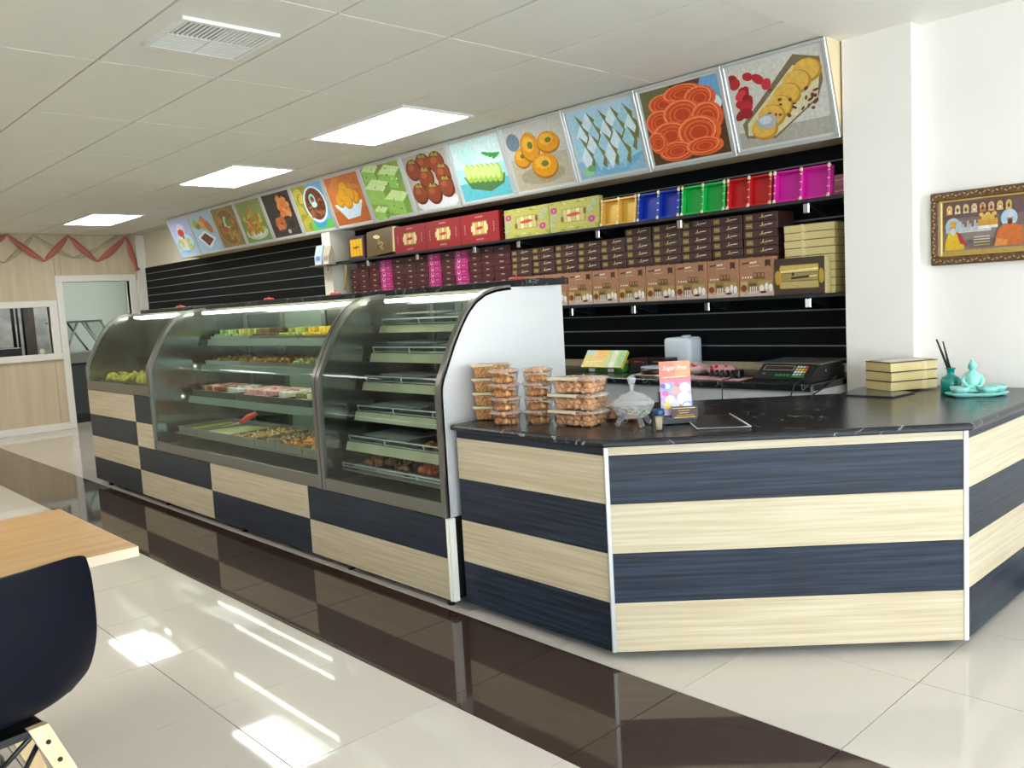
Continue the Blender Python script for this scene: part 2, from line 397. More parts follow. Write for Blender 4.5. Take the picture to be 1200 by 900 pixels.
# far wall with hatch and door opening : built from panels
HY0, HY1, HZ0, HZ1 = 1.2, 3.38, 1.06, 1.70
DY0, DY1, DZ1 = 3.575, 4.47, 2.03
m = MB()
for (a,b,c,d) in ((-2.9,HY0,0,2.7),(HY0,HY1,0,HZ0),(HY0,HY1,HZ1,2.7),(HY1,DY0,0,2.7),(DY0,DY1,DZ1,2.7),(DY1,4.72,0,2.7)):
    m.box(-12.92, XF, a, b, c, d)
wf = struct('wall_far', m, beige_m, label='far wall clad in pale oak boards around hatch and door')
def pan(a,b,c,d): obj('oak_panel', MB().rbox(XF, XF+.012, a+.001, b-.001, c+.001, d-.001, .0015), panel_m, wf)
pan(1.2,2.35,HZ1,2.68); pan(2.35,3.50,HZ1,2.68); pan(3.50,3.58,HZ1,2.68); pan(3.58,4.60,DZ1,2.68)
pan(1.2,2.35,.09,HZ0); pan(2.35,3.38,.09,HZ0); pan(3.38,3.58,.09,HZ1); pan(0.0,1.2,.09,2.68); pan(-1.2,0.0,.09,2.68)
x0, x1 = XF+.012, XF+.035
m = MB().rbox(x0,x1,HY0-.1,HY1+.1,HZ1,HZ1+.085,.004); obj('x', m, trimw_m).name = 'window_1'
w1 = bpy.data.objects['window_1']; tag(w1, 'white framed serving hatch opening to the kitchen', None, None, 'structure')
obj('jamb', MB().rbox(x0-.1,x1,HY1,HY1+.1,HZ0,HZ1,.004), trimw_m, w1); obj('jamb', MB().rbox(x0-.1,x1,HY0-.1,HY0,HZ0,HZ1,.004), trimw_m, w1)
obj('sill', MB().rbox(x0-.1,x1+.02,HY0-.1,HY1+.1,HZ0-.085,HZ0,.004), trimw_m, w1)
d1 = struct('door_1', MB().rbox(x0-.1,x1,DY0-.09,DY1+.09,DZ1,DZ1+.09,.004), trimw_m, label='white door frame standing open to the kitchen')
obj('jamb', MB().rbox(x0-.1,x1,DY0-.09,DY0,0,DZ1,.004), trimw_m, d1); obj('jamb', MB().rbox(x0-.1,x1,DY1,DY1+.09,0,DZ1,.004), trimw_m, d1)
struct('trim_2', MB().box(XF, XF+.05, 4.60, YW, 0, 2.68), trimw_m, label='white corner strip between oak wall and slat wall')
struct('baseboard_far', MB().rbox(XF, XF+.03, -1.2, DY0-.09, 0, .095, .004), trimw_m, label='white skirting board under the oak wall')
# kitchen beyond
kw = struct('wall_kitchen', MB().box(-16.3, -16.2, 0, 5.2, 0, 2.75).box(-16.2,-12.92,5.1,5.2,0,2.75).box(-16.2,-12.92,-.1,0,0,2.75), mat('kitchen_wall','C9D0C4',.55,noise=.05,nscale=(2,2,2)), label='pale green grey kitchen walls beyond the door')
kd = struct('wall_partition', MB().box(-14.9,-14.82,3.45,5.1,0,2.75), MATS['kitchen_wall'], label='pale green grey partition seen through the door')
struct('ceiling_kitchen', MB().box(-16.3,-12.92,-.1,5.2,2.72,2.8), ceil_m, label='kitchen ceiling')
# shop front : glazing behind the camera where the daylight enters
FX = 2.4
m = MB().box(FX,FX+.12,-2.9,4.72,2.50,2.70).box(FX,FX+.12,-2.9,4.72,0,.12).box(FX,FX+.12,-2.9,-2.6,.12,2.5).box(FX,FX+.12,4.4,4.72,.12,2.5)
struct('wall_front', m, wall_m, label='shop front surround')
ys = [-2.6,-.85,.9,2.65,4.4]
for k in range(4):
    f = struct('window_%d' % (k+2), MB().box(FX+.03,FX+.08,ys[k],ys[k]+.05,.12,2.5).box(FX+.03,FX+.08,ys[k+1]-.05,ys[k+1],.12,2.5).box(FX+.03,FX+.08,ys[k]+.05,ys[k+1]-.05,.12,.18).box(FX+.03,FX+.08,ys[k]+.05,ys[k+1]-.05,2.44,2.5), alum_m, label='tall shop front window number %s from the left wall' % ORD[k+1])
    obj('pane', MB().box(FX+.052,FX+.058,ys[k]+.05,ys[k+1]-.05,.18,2.44), pane_m, f)
# bulkhead behind the menu boards
MT = R(108.1)
struct('trim_3', MB().prism([(4.268,2.676),(4.70,2.676),(4.70,2.20),(4.428,2.20)], 'x', -10.72, -2.092), mat('bulkhead_cream','E5CFA6',.5), label='cream sloping bulkhead behind the menu pictures')

# ================================================================== CEILING THINGS
for k, (cx0, cx1, lab) in enumerate(((-5.53,-4.36,'nearest'),(-7.91,-6.74,'middle'),(-11.48,-10.31,'farthest'))):
    t = thing('ceiling_light', 'flat white ceiling light panel, %s of the three above the menu side' % lab, 'ceiling light', ((cx0+cx1)/2,3.56,2.67), group='ceiling light panels')
    y0, y1 = 3.272, 3.86
    obj('diffuser', MB().box(cx0+.025,cx1-.025,y0+.025,y1-.025,2.672,2.68), light_m, t, True)
    f = MB().box(cx0,cx1,y0,y0+.025,2.67,2.688).box(cx0,cx1,y1-.025,y1,2.67,2.688).box(cx0,cx0+.025,y0+.025,y1-.025,2.67,2.688).box(cx1-.025,cx1,y0+.025,y1-.025,2.67,2.688)
    obj('frame', f, white_m, t, True)
for k in range(5):  # unseen second row of panels, added as fill to lift the left side
    cx0, cx1 = gx[1+2*k]-1.19+.005, gx[1+2*k]-.005
    t = thing('ceiling_light', 'unseen fill light panel added over the seating side, %s from the shop front' % ORD[k+1], 'ceiling light', ((cx0+cx1)/2,-.02,2.665), group='added fill light panels over the seating side')
    obj('diffuser', MB().box(cx0+.025,cx1-.025,-.297,.251,2.667,2.674), light_m, t, True)
    obj('frame', MB().box(cx0,cx1,-.322,-.297,2.665,2.679).box(cx0,cx1,.251,.276,2.665,2.679).box(cx0,cx0+.025,-.297,.251,2.665,2.679).box(cx1-.025,cx1,-.297,.251,2.665,2.679), white_m, t, True)
t = thing('kitchen_fill_light', 'unseen light batten added on the kitchen ceiling as fill', 'ceiling light', (-13.5,2.9,2.70))  # unseen batten added to brighten the kitchen behind hatch and door
obj('batten', MB().rbox(-.1,.1,-.7,.7,-.03,.02,.004), white_m, t); obj('diffuser', MB().rbox(-.08,.08,-.68,.68,-.055,-.03,.006), emit('kitchen_fill_diffuser',(.95,1,.94),20.0), t)
t = thing('air_vent', 'white square air vent with four louvre quarters in ceiling', 'vent', (-3.755,1.775,2.6705))
f = MB(); s = .222; q = s-.022
f.box(-s,s,-s,-q,-.006,.009).box(-s,s,q,s,-.006,.009).box(-s,-q,-q,q,-.006,.009).box(q,s,-q,q,-.006,.009)
obj('frame', f, white_m, t)
obj('cross_bar', MB().box(-.005,.005,-q,q,-.005,.008).box(-q,-.005,-.005,.005,-.005,.008).box(.005,q,-.005,.005,-.005,.008), white_m, t)
for qx in (-1,1):
    for qy in (-1,1):
        dk = (qx,qy) == (1,-1)
        obj('duct_plate', MB().box(min(qx*.006,qx*.199),max(qx*.006,qx*.199),min(qy*.006,qy*.199),max(qy*.006,qy*.199),.0068,.0085), dark_m if dk else grid_m, t)
        for k in range(9):
            c = .018 + k*.0213; a = .0048 if dk else .0078; mb = MB()
            if qx > 0: mb.box(.007,.198, qy*c-a, qy*c+a, -.004, .004)
            else: mb.box(-c-a, -c+a, min(qy*.007,qy*.198), max(qy*.007,qy*.198), -.004, .004)
            obj('louvre', mb, white_m, t)

# ================================================================== MENU BOARDS
MH = .513; MWD = .615
def deck(p, k):
    """small painted food pictures, u right, v up"""
    rr = random.Random(k*13+1)
    def scatter(n, u0,u1,v0,v1, ru, rv, cols, jit=.3, rot=True):
        pts = sorted([(rr.uniform(u0,u1), rr.uniform(v0,v1)) for _ in range(n)], key=lambda q:-q[1])
        for (u,v) in pts: p.el(u,v,ru*rr.uniform(1-jit,1+jit),rv*rr.uniform(1-jit,1+jit),rr.choice(cols),rr.uniform(0,180) if rot else 0, 12)
    if k == 0:      # dumplings with red dip
        p.rect(0,1,0,1,'A9B4E0'); p.rect(0,1,0,.45,'9CC6E6'); p.el(.5,.33,.46,.27,'6FAFD8'); p.el(.5,.36,.42,.24,'B9DDEE')
        p.el(.48,.72,.2,.16,'D8D4D8'); scatter(14,.2,.8,.2,.45,.12,.08,['C8C79A','B8BA86','D6D2AA','A9B37A']); p.el(.45,.6,.2,.14,'D9DCE0'); p.el(.45,.62,.16,.11,'C8302E'); p.el(.5,.5,.06,.05,'4E8A40')
    elif k == 1:
        p.rect(0,1,0,1,'A8CBE6'); p.el(.2,.75,.16,.12,'B7B24A'); p.el(.3,.68,.12,.08,'6E8E3E'); p.el(.62,.75,.12,.2,'D98A4A',30); p.el(.78,.62,.12,.2,'C97B3C',35); p.el(.5,.7,.1,.17,'E2A86A',25)
        p.poly([(.08,.4),(.5,.55),(.92,.3),(.5,.04)],'E8EEF4'); p.poly([(.2,.38),(.5,.48),(.8,.28),(.48,.13)],'6E3A22'); scatter(10,.35,.62,.22,.4,.04,.03,['4A2414','8A5030'])
    elif k == 2:
        p.rect(0,1,0,1,'8C8250'); p.el(.5,.5,.48,.5,'A98A48'); p.el(.5,.5,.42,.44,'8E6A30'); scatter(26,.2,.8,.2,.75,.1,.07,['A67C34','B98E44','7E5A28','C29A54']); p.poly([(.38,.5),(.45,.78),(.58,.74),(.62,.48)],'DDE6D2'); p.el(.4,.45,.12,.08,'C0562E'); p.el(.56,.62,.09,.12,'6C9A4E')
    elif k == 3:
        p.rect(0,1,0,1,'7F9A52'); p.rect(0,1,.55,1,'93A05E'); p.el(.5,.22,.44,.17,'C9D8CE'); p.el(.5,.26,.4,.15,'E4EAD8'); p.poly([(.14,.28),(.4,.7),(.5,.93),(.62,.7),(.88,.28)],'C2A33A')
        scatter(46,.18,.82,.2,.62,.07,.05,['D2B848','B88E2C','8FA446','C97A30','DCC868']); scatter(6,.44,.56,.62,.9,.05,.06,['C9A040','B8863A'])
    elif k == 4:
        p.rect(0,1,0,1,'3E3534'); p.el(.68,.68,.27,.29,'2E2826'); scatter(40,.5,.86,.48,.88,.075,.065,['C8763E','B9642E','D98C52'],.2); p.el(.4,.3,.22,.19,'5B4A42'); scatter(16,.27,.53,.2,.42,.07,.06,['B86434','C97844'],.2); p.el(.78,.24,.17,.15,'4A423A'); p.el(.78,.25,.12,.1,'2A2624'); p.el(.62,.1,.06,.05,'B9BFA0')
    elif k == 5:
        p.rect(0,1,0,1,'6FA9DA'); p.rect(0,.5,0,1,'A8A03C'); scatter(16,.02,.38,.05,.95,.13,.12,['B9AE40','C7BC52','96903A']); p.rect(.3,1,0,.2,'5FBE5A'); p.el(.62,.25,.22,.22,'3E9CCB'); p.el(.64,.55,.36,.4,'CFE3EC'); p.el(.64,.56,.31,.35,'6E3820'); scatter(30,.4,.88,.3,.8,.05,.035,['8A5030','53281A','A06844']); p.ring(.6,.66,.1,.13,.4,'8ED2CE'); p.el(.62,.55,.09,.06,'BFE4DE')
    elif k == 6:
        p.rect(0,1,0,1,'C9743A'); p.rect(0,1,0,.3,'B9622C'); scatter(10,.1,.9,.6,.95,.16,.08,['D2803F','C06C34']); p.poly([(.1,.42),(.92,.42),(.74,.13),(.36,.1)],'C6DDEA'); p.poly([(.1,.44),(.92,.44),(.9,.38),(.13,.36)],'E6F0F4')
        for q in ((.3,.5),(.75,.52),(.5,.72),(.42,.6),(.64,.58),(.52,.45)): p.el(q[0],q[1],.13,.15,'C98A14',10); p.el(q[0]-.01,q[1]+.02,.11,.12,'E3A524',10)
    elif k == 7:
        p.rect(0,1,0,1,'8FAF4A'); p.rect(0,.6,.75,1,'9A8A4A')
        for (u,v,a) in ((.25,.86,.24),(.72,.72,.3),(.3,.48,.34),(.72,.22,.32),(.22,.08,.2)):
            p.poly([(u-a,v+a*.4),(u-a*.2,v+a*.85),(u+a,v+a*.5),(u+a*.4,v+a*.05)],'D6ECA8'); p.poly([(u-a,v+a*.4),(u+a*.4,v+a*.05),(u+a*.45,v-a*.75),(u-a*.9,v-a*.5)],'9CCB62'); p.poly([(u+a*.4,v+a*.05),(u+a,v+a*.5),(u+a*.95,v-a*.3),(u+a*.45,v-a*.75)],'7FA84A')
        scatter(24,.05,.95,.05,.95,.02,.015,['E6F4C4','5E8A34'])
    elif k == 8:
        p.rect(0,1,0,1,'B8B0A8'); p.el(.55,.1,.5,.16,'E4E2E6'); 
        for (u,v) in ((.46,.8),(.2,.74),(.76,.78),(.44,.56),(.84,.56),(.2,.3),(.52,.26),(.84,.34)):
            p.el(u,v,.18,.2,'5E2818'); p.el(u-.015,v+.015,.16,.175,'8A4026'); p.el(u-.04,v+.05,.07,.06,'A6573A'); p.poly([(u-.08,v+.13),(u-.03,v+.2),(u+.02,v+.14),(u+.06,v+.19),(u+.08,v+.11)],'8E9A3E')
    elif k == 9:
        p.rect(0,1,0,1,'A9DCE6'); p.rect(0,1,.55,1,'CFE9EC'); p.rect(0,1,0,.3,'5FB9C6'); p.el(.3,.75,.2,.15,'BFEDE6'); p.poly([(.12,.42),(.22,.2),(.6,.1),(.9,.2),(.97,.36)],'4E7A48'); p.poly([(.12,.42),(.97,.36),(.9,.3),(.22,.3)],'6FA05E')
        for i in range(7): p.el(.24+i*.1,.46-i*.012,.075,.16,'9CC24E'); p.el(.225+i*.1,.49-i*.012,.055,.12,'CDE58A')
        for i in range(4): p.el(.7+i*.06,.72-i*.02,.09,.028,'3E9A4A',-20+i*15)
    elif k == 10:
        p.rect(0,1,0,1,'B9B09A'); p.rect(0,1,.5,1,'C9C6BE'); p.el(.12,.78,.12,.14,'6E8296'); p.el(.5,.2,.4,.14,'A39A80')
        for (u,v,a,b) in ((.22,.52,.15,.16),(.4,.66,.17,.24),(.73,.68,.2,.17),(.58,.34,.23,.2)):
            p.el(u,v-.02,a,b,'A86A10'); p.el(u,v,a*.94,b*.9,'D9930F'); p.el(u-.02,v+.04,a*.6,b*.5,'EBAF35'); p.el(u+.01,v+.02,a*.28,b*.24,'7E6A1A'); p.el(u+.02,v+.03,a*.14,b*.2,'4E7A34',20)
    elif k == 11:
        p.rect(0,1,0,1,'B4D2EA'); p.rect(0,1,0,.25,'8FBBD6'); p.poly([(.05,.42),(.4,.12),(.7,.06),(.98,.3),(.98,.2),(.7,0),(.35,.02)],'74B4D4'); p.poly([(.02,.46),(.45,.14),(1,.34),(1,.26),(.45,.07)],'A8D6EA')
        for r in range(4):
            for c in range(5-(r==3)):
                u = .12+c*.185+ (r%2)*.06; v = .8-r*.16
                p.poly([(u+.0,v+.15),(u+.12,v+.0),(u+.07,v-.22),(u-.0,v-.12)],'77793A'); p.poly([(u-.1,v-.02),(u,v+.15),(u+.07,v-.05),(u-.02,v-.24)],'D9ECF6' if (r+c)%2 else 'A4D2E4')
        p.el(.14,.1,.1,.07,'9CCBA0'); p.el(.2,.14,.06,.05,'6FA86E')
    elif k == 12:
        p.rect(0,1,0,1,'5A3A22'); p.rect(0,.4,.6,1,'6E6A44'); p.el(.9,.85,.14,.22,'6FA6D4'); p.el(.92,.65,.08,.1,'DDE8F0')
        for (u,v,a,b) in ((.3,.78,.22,.14),(.55,.86,.26,.12),(.75,.75,.2,.16),(.2,.55,.2,.18),(.5,.6,.26,.2),(.8,.5,.2,.2),(.3,.35,.26,.2),(.66,.33,.28,.22),(.34,.14,.24,.13),(.7,.14,.24,.12),(.12,.3,.12,.15)):
            p.el(u,v,a,b,'C4401A'); 
            for q in (1,.72,.45): p.ring(u,v,a*q,b*q,.2,'E8622C')
            p.ring(u-.02,v+.02,a*.86,b*.84,.08,'F49A6A')
    elif k == 13:
        p.rect(0,1,0,1,'CFCBC0'); p.rect(0,1,0,.2,'A9A498'); p.poly([(.08,.12),(.06,.3),(.72,.98),(.98,.88),(.98,.62),(.9,.42),(.4,.06)],'7A6A50'); p.poly([(.1,.15),(.12,.3),(.7,.86),(.96,.72),(.9,.44),(.4,.09)],'D8CFA6')
        scatter(14,.03,.26,.42,.9,.07,.06,['B8202C','D0343E','951824'])
        p.el(.32,.8,.05,.08,'B8202C',40); p.el(.4,.72,.05,.07,'C62C38',-20)
        for (u,v) in ((.84,.76),(.72,.66),(.6,.54),(.5,.42),(.4,.33),(.3,.2)):
            p.el(u,v,.15,.14,'B98A2C'); p.el(u-.01,v+.015,.135,.12,'DDB04E')
        scatter(12,.3,.85,.2,.7,.028,.018,['7A3A22','8E4A2A']); scatter(10,.55,.92,.3,.6,.03,.016,['5E2A20','6E3428']); p.el(.34,.28,.11,.09,'A9AEB4'); p.el(.33,.3,.07,.05,'C9CED2')
MENU = ['dumplings around a red dip','fried fingers beside a square dip plate','golden curry bowl with a pale garnish','golden snack heap on a green ground','orange snack piles on a dark ground',
 'bowl of brown noodles with blue rim','yellow ovals in a white boat dish','pale green sweet cubes','dark brown round sweets with green tips','pale green ovals in a leaf boat','four orange doughnut shaped sweets',
 'white and green diamond sweets','tangled orange spiral sweets','yellow round sweets on a long plate with red petals']
for k in range(14):
    xl = -2.09 - MWD*(14-k)
    t = thing('menu_board', 'framed menu picture of %s' % MENU[k], 'menu board', (xl,4.42,2.19), rot=(MT,0,0), group='row of menu pictures under the ceiling')
    w, h, b = MWD-.002, MH, .02
    f = MB()
    f.rbox(0,w,0,b,0,.016,.003).rbox(0,w,h-b,h,0,.016,.003).rbox(0,b,b,h-b,0,.016,.003).rbox(w-b,w,b,h-b,0,.016,.003)
    obj('frame', f, alum_m, t)
    obj('light_box_face', MB().box(b,w-b,b,h-b,.001,.006), mat('pale_backing','C9CBC6',.4) if 'pale_backing' not in MATS else MATS['pale_backing'], t)
    g = .034
    p = Paint((g,g,.006),(w-2*g,0,0),(0,h-2*g,0)); deck(p, k)
    obj('picture', p, print_m, t, recalc=False)

# ================================================================== GARLANDS, FAR END
def ribbon(pts, wd, xoff, name, m, label, segs=9):
    mb = MB(); P = []
    for (a,b) in zip(pts, pts[1:]):
        for i in range(segs):
            s = i/segs; sag = -.10*math.sin(math.pi*s)*abs(b[0]-a[0])
            P.append((a[0]+(b[0]-a[0])*s, a[1]+(b[1]-a[1])*s+sag*.6, .3+.7*abs(math.sin(math.pi*s))))
    P.append((pts[-1][0],pts[-1][1],1.0))
    vs = []; fs = []
    for i,(y,z,q) in enumerate(P):
        a = P[max(i-1,0)]; b = P[min(i+1,len(P)-1)]; dy, dz = b[0]-a[0], b[1]-a[1]; l = math.hypot(dy,dz) or 1
        ww = wd*q/2; x = XF+.03+xoff+.008*math.sin(i*1.7)
        for t_ in (0,.004):
            vs += [(x+t_, y-dz/l*ww, z+dy/l*ww),(x+t_+.006, y+dz/l*ww, z-dy/l*ww)]
    n = len(P)
    for i in range(n-1):
        a, b = i*4, (i+1)*4; fs += [(a,a+1,b+1,b),(a+2,b+2,b+3,a+3),(a,b,b+2,a+2),(a+1,a+3,b+3,b+1)]
    fs += [(0,2,3,1),(4*n-4,4*n-3,4*n-1,4*n-2)]
    mb.add(vs, fs, None, True)
    o = obj(name, mb, m); tag(o, label, 'garland'); return o
ribbon([(2.3,2.30),(2.6,2.5),(2.96,2.665),(3.37,2.32),(3.70,2.665),(4.05,2.31),(4.47,2.66),(4.59,2.17)], .085, .03, 'paper_garland', mat('red_crepe','B86A60',.7), 'red crepe garland zigzagging along the top of the oak wall')
ribbon([(2.4,2.6),(2.9,2.30),(3.28,2.665),(3.75,2.36),(4.1,2.5),(4.35,2.665)], .06, .002, 'paper_garland', mat('grey_crepe','B4AC90',.7), 'faded grey garland behind the red one')
# ================================================================== COUNTER
ROWS = [.04,.238,.435,.63,.82]
def counter(name, label, loc, rz, L, cols, top=None, trimL=False, trimR=False, cutL=0, cutR=0):
    t = thing(name, label, 'counter', loc, rz, 'striped counter sections')
    for k in range(4):
        obj('plank', MB().rbox(.001, L-.001, 0, .018, ROWS[k]+.0006, ROWS[k+1]-.0006, .0012), oak_m if cols[k] else ink_m, t)
    obj('plank', MB().rbox(.001, L-.001, 0, .018, .8206, .8545, .0012), top or ink_m, t)
    obj('carcass', MB().prism([(.012+cutL*.02,.02),(L-.012-cutR*.02,.02),(L-.012-.43*.42*cutR,.43),(.012+.43*.42*cutL,.43)], 'z', .045, .854), dark_m, t)
    obj('kick_board', MB().prism([(.08+cutL*.05,.11),(L-.08-cutR*.05,.11),(L-.08-.40*.42*cutR,.40),(.08+.40*.42*cutL,.40)], 'z', 0, .045), black_m, t)
    for q, x in ((trimL,-.008),(trimR,L-.010)):
        if q: obj('corner_trim', MB().rbox(x, x+.018, -.006, .016, .04, .8545, .003), alum_m if q==1 else trimw_m, t)
    return t
counter('counter', 'oak and charcoal striped counter section holding the nut boxes', (-2.995,2.43,0), 0, .885, (0,1,0,1), None, cutR=1)
counter('counter', 'angled striped front counter section with wide pale and navy boards', (-2.10,2.43,0), math.atan2(.94,.966), 1.347, (1,0,1,0), oak_m, trimL=1, trimR=2, cutL=1, cutR=1)
counter('counter', 'striped counter end section running to the picture wall', (-1.134,3.375,0), math.pi/2, 1.134, (0,1,0,1), None, cutL=1)
# worktop with rounded front edge
def worktop():
    out = [(-3.005,2.405),(-2.090,2.405),(-1.108,3.362),(-1.108,4.509)]
    inn = [(-1.94,4.509),(-1.94,4.03),(-2.69,3.33),(-3.005,3.29)]
    poly = out + inn; n = len(poly)
    cx, cy = sum(p[0] for p in poly)/n, sum(p[1] for p in poly)/n
    def inset(d):
        r = []
        for i in range(n):
            a, b, c = Vector(poly[i-1]), Vector(poly[i]), Vector(poly[(i+1)%n])
            e1 = (b-a).normalized(); e2 = (c-b).normalized(); n1 = Vector((-e1.y,e1.x)); n2 = Vector((-e2.y,e2.x))
            bi = (n1+n2).normalized(); r.append(b + bi*(d/max(.3,bi.dot(n1))))
        return r
    mb = MB(); Z = [(.855,.012),(.857,.004),(.862,0),(.872,0),(.880,.004),(.8845,.012),(.885,.018)]
    vs = []
    for z, d in Z: vs += [(p.x,p.y,z) for p in inset(d)]
    fs = []
    for i in range(len(Z)-1):
        for k in range(n): fs.append((i*n+k,i*n+(k+1)%n,(i+1)*n+(k+1)%n,(i+1)*n+k))
    fs += [tuple(range(n))[::-1], tuple(range((len(Z)-1)*n,len(Z)*n))]
    mb.add(vs, fs); return mb
tag(obj('worktop', worktop(), black_stone), 'black marbled worktop with rounded edge on the striped counter', 'worktop')
ZT = .8855

# ================================================================== PLINTH OF THE DISPLAY CASES
pl = thing('display_plinth', 'checkered oak and charcoal plinth under the glass display cases', 'plinth', (-5.56,2.8,0))
pu = thing('plinth_block', 'checkered oak and charcoal block raising the far display case', 'plinth', (-7.34,2.8,.443))
XS = [-8.09,-6.96,-5.62,-4.31,-3.045]
ZR = [.05,.25,.442,.637,.853]
for c in range(4):
    for r in range(4):
        if r >= 2 and c > 1: continue
        x0, x1 = XS[c], XS[c+1]
        if r >= 2 and c == 1: x1 = -6.605
        oak = (c + r) % 2 == 1
        L = x1-x0
        if r < 2: obj('plank', MB().rbox(0, L-.002, 0, .018, 0, ZR[r+1]-ZR[r]-.002, .0012), oak_m if oak else ink_m, pl, loc=(x0+.001+5.56, 2.38-2.8, ZR[r]+.001))
        else: obj('plank', MB().rbox(0, L-.002, 0, .018, 0, ZR[r+1]-ZR[r]-.002, .0012), oak_m if oak else ink_m, pu, loc=(x0+.001+7.34, 2.38-2.8, ZR[r]+.001-.443))
obj('carcass', MB().box(-8.07,-3.05,2.4,3.22,.06,.44), dark_m, pl, True)
obj('carcass', MB().box(-8.07,-6.62,2.4,3.22,.4435,.852), dark_m, pu, True)
obj('kick_board', MB().box(-7.95,-3.15,2.5,3.15,0,.06), black_m, pl, True)
for x in (-7.9,-6.6,-5.3,-4.0,-3.12): obj('foot', MB().cyl((x,2.44,0),(x,2.44,.06),.02), black_m, pl, True)
obj('end_trim', MB().rbox(-3.044,-3.030,2.372,2.41,.05,.445,.002), trimw_m, pl, True)
obj('end_trim', MB().rbox(-3.028,-3.014,2.376,2.41,.05,.445,.002), trimw_m, pl, True)

# ================================================================== DISPLAY CASES
TOPP = [(2.385,1.02),(2.388,1.055),(2.40,1.09),(2.43,1.15),(2.475,1.24),(2.52,1.315),(2.57,1.385),(2.625,1.437),(2.69,1.472),(2.76,1.489),(2.86,1.497)]
def prof(zb, off=0): 
    P = [(2.385,zb)] + TOPP
    if not off: return P
    r = []
    for i,p in enumerate(P):
        a = P[max(i-1,0)]; b = P[min(i+1,len(P)-1)]; dy, dz = b[0]-a[0], b[1]-a[1]; l = math.hypot(dy,dz)
        r.append((p[0]-dz/l*off, p[1]+dy/l*off))
    return r
RP = [mat('rear_pane_dark','2E3633',.25,spec=.6), mat('rear_pane_light','8FA596',.35)]
def case(label, x0, x1, zb, rail_h, endR=None):
    t = thing('display_case', label, 'display case', ((x0+x1)/2,2.8,zb), group='curved glass display cases')
    o = lambda n, mb, m, par=t, **k: obj(n, mb, m, par, True, **k)
    side = prof(zb) + [(3.22,1.50),(3.22,zb)]
    o('side_panel', MB().prism(side,'x',x0+.002,x0+.014), mirror_m)
    o('side_panel', MB().prism(side,'x',x1-.014,x1-.002), endp_m if endR else mirror_m)
    for a in ((x0+.002,x0+.034),(x1-.034,x1-.002)):
        o('curved_mullion', MB().strip(prof(zb,.012), a[0], a[1], .024), steel_d)
    o('front_glass', MB().strip(prof(zb+rail_h), x0+.033, x1-.033, .006), glass_m)
    o('bottom_rail', MB().rbox(x0+.035,x1-.035,2.374,2.40,zb+.001,zb+rail_h,.002), steel_d)
    o('floor_deck', MB().box(x0+.014,x1-.014,2.402,3.19,zb+.001,zb+rail_h-.03), steel_d)
    o('top_deck', MB().box(x0+.014,x1-.014,2.86,3.22,1.486,1.499), steel_m)
    for k in range(4):
        a = x0+.016+(x1-x0-.032)*k/4; b = x0+.016+(x1-x0-.032)*(k+1)/4
        d = o('rear_door', MB().box(a,a+.03,3.195,3.215,zb+.03,1.484).box(b-.03,b,3.195,3.215,zb+.03,1.484).box(a+.03,b-.03,3.195,3.215,zb+.03,zb+.07).box(a+.03,b-.03,3.195,3.215,1.44,1.484), steel_d)
        obj('pane', MB().box(a+.03,b-.03,3.203,3.208,zb+.07,1.44), RP[k%2], d)
    tb = o('light_tube', MB().cyl((x0+.12,2.80,1.468),(x1-.12,2.80,1.468),.011,n=10), tube_m)
    return t
c1 = case('smallest far display case with yellow sweets on its floor', -8.07, -6.602, .855, .075)
c2 = case('wide middle display case filled with trays of sweets', -6.598, -4.132, .445, .07)
c3 = case('near display case with six wire railed steel shelves', -4.128, -3.03, .445, .07, True)
# stone ledge over the cases
lg = MB().rbox(-8.18,-3.0,2.935,3.245,1.5005,1.535,.004)
tag(obj('ledge', lg, black_stone), 'long black marbled ledge along the top of the glass cases', 'ledge')
for k,(x,y) in enumerate(((-7.60,3.08),(-5.93,3.08),(-5.02,3.10),(-3.22,3.08))):
    t = thing('tea_light', 'small red tea light on the black ledge, %s from the far end' % ORD[k+1], 'candle', (x,y,1.5355), group='red tea lights on the ledge')
    obj('cup', MB().lathe([(0,0),(.034,0),(.04,.006),(.037,.014),(.024,.018),(.0,.018)],14), mat('red_wax','D8483C',.35) if 'red_wax' not in MATS else MATS['red_wax'], t)
    obj('wick', MB().cyl((0,0,.018),(0,0,.030),.005,.003,6), MATS['red_wax'], t)

# ---- shelves in the near case (c3)
SH = [(2.787,1.33,1.29),(2.71,1.178,1.13),(2.645,1.02,.975),(2.58,.861,.813),(2.51,.701,.654),(2.455,.566,.54)]
strip_m = mat('price_strip','B9B596',.4,metal=.1,noise=.25,nscale=(5,2,2))
for k,(y,z1,z0) in enumerate(SH):
    a, b = -4.075, -3.075
    sh = obj('shelf', MB().box(a,b,y+.02,3.17,z0+.006,z0+.014), steel_m, c3, True)
    if k < 5:
        obj('price_strip', MB().prism([(y-.004,z0),(y+.012,z1),(y+.02,z1),(y+.02,z0)],'x',a,b), strip_m, sh, True)
    zt = z1+.034 if k < 5 else z0+.05
    w = MB(); r = .0042
    w.tube([(a+.02,y+.02,z1 if k<5 else z0+.012),(a+.02,y+.012,zt),(b,y+.012,zt)], r, 6).tube([(a+.02,y+.014,z1+.008),(b,y+.014,z1+.008)], .003, 6)
    for q in (.36,.7): w.tube([(a+q,y+.012,zt),(a+q,y+.018,z1)], r, 6)
    obj('wire_rail', w, alum_m, sh, True)
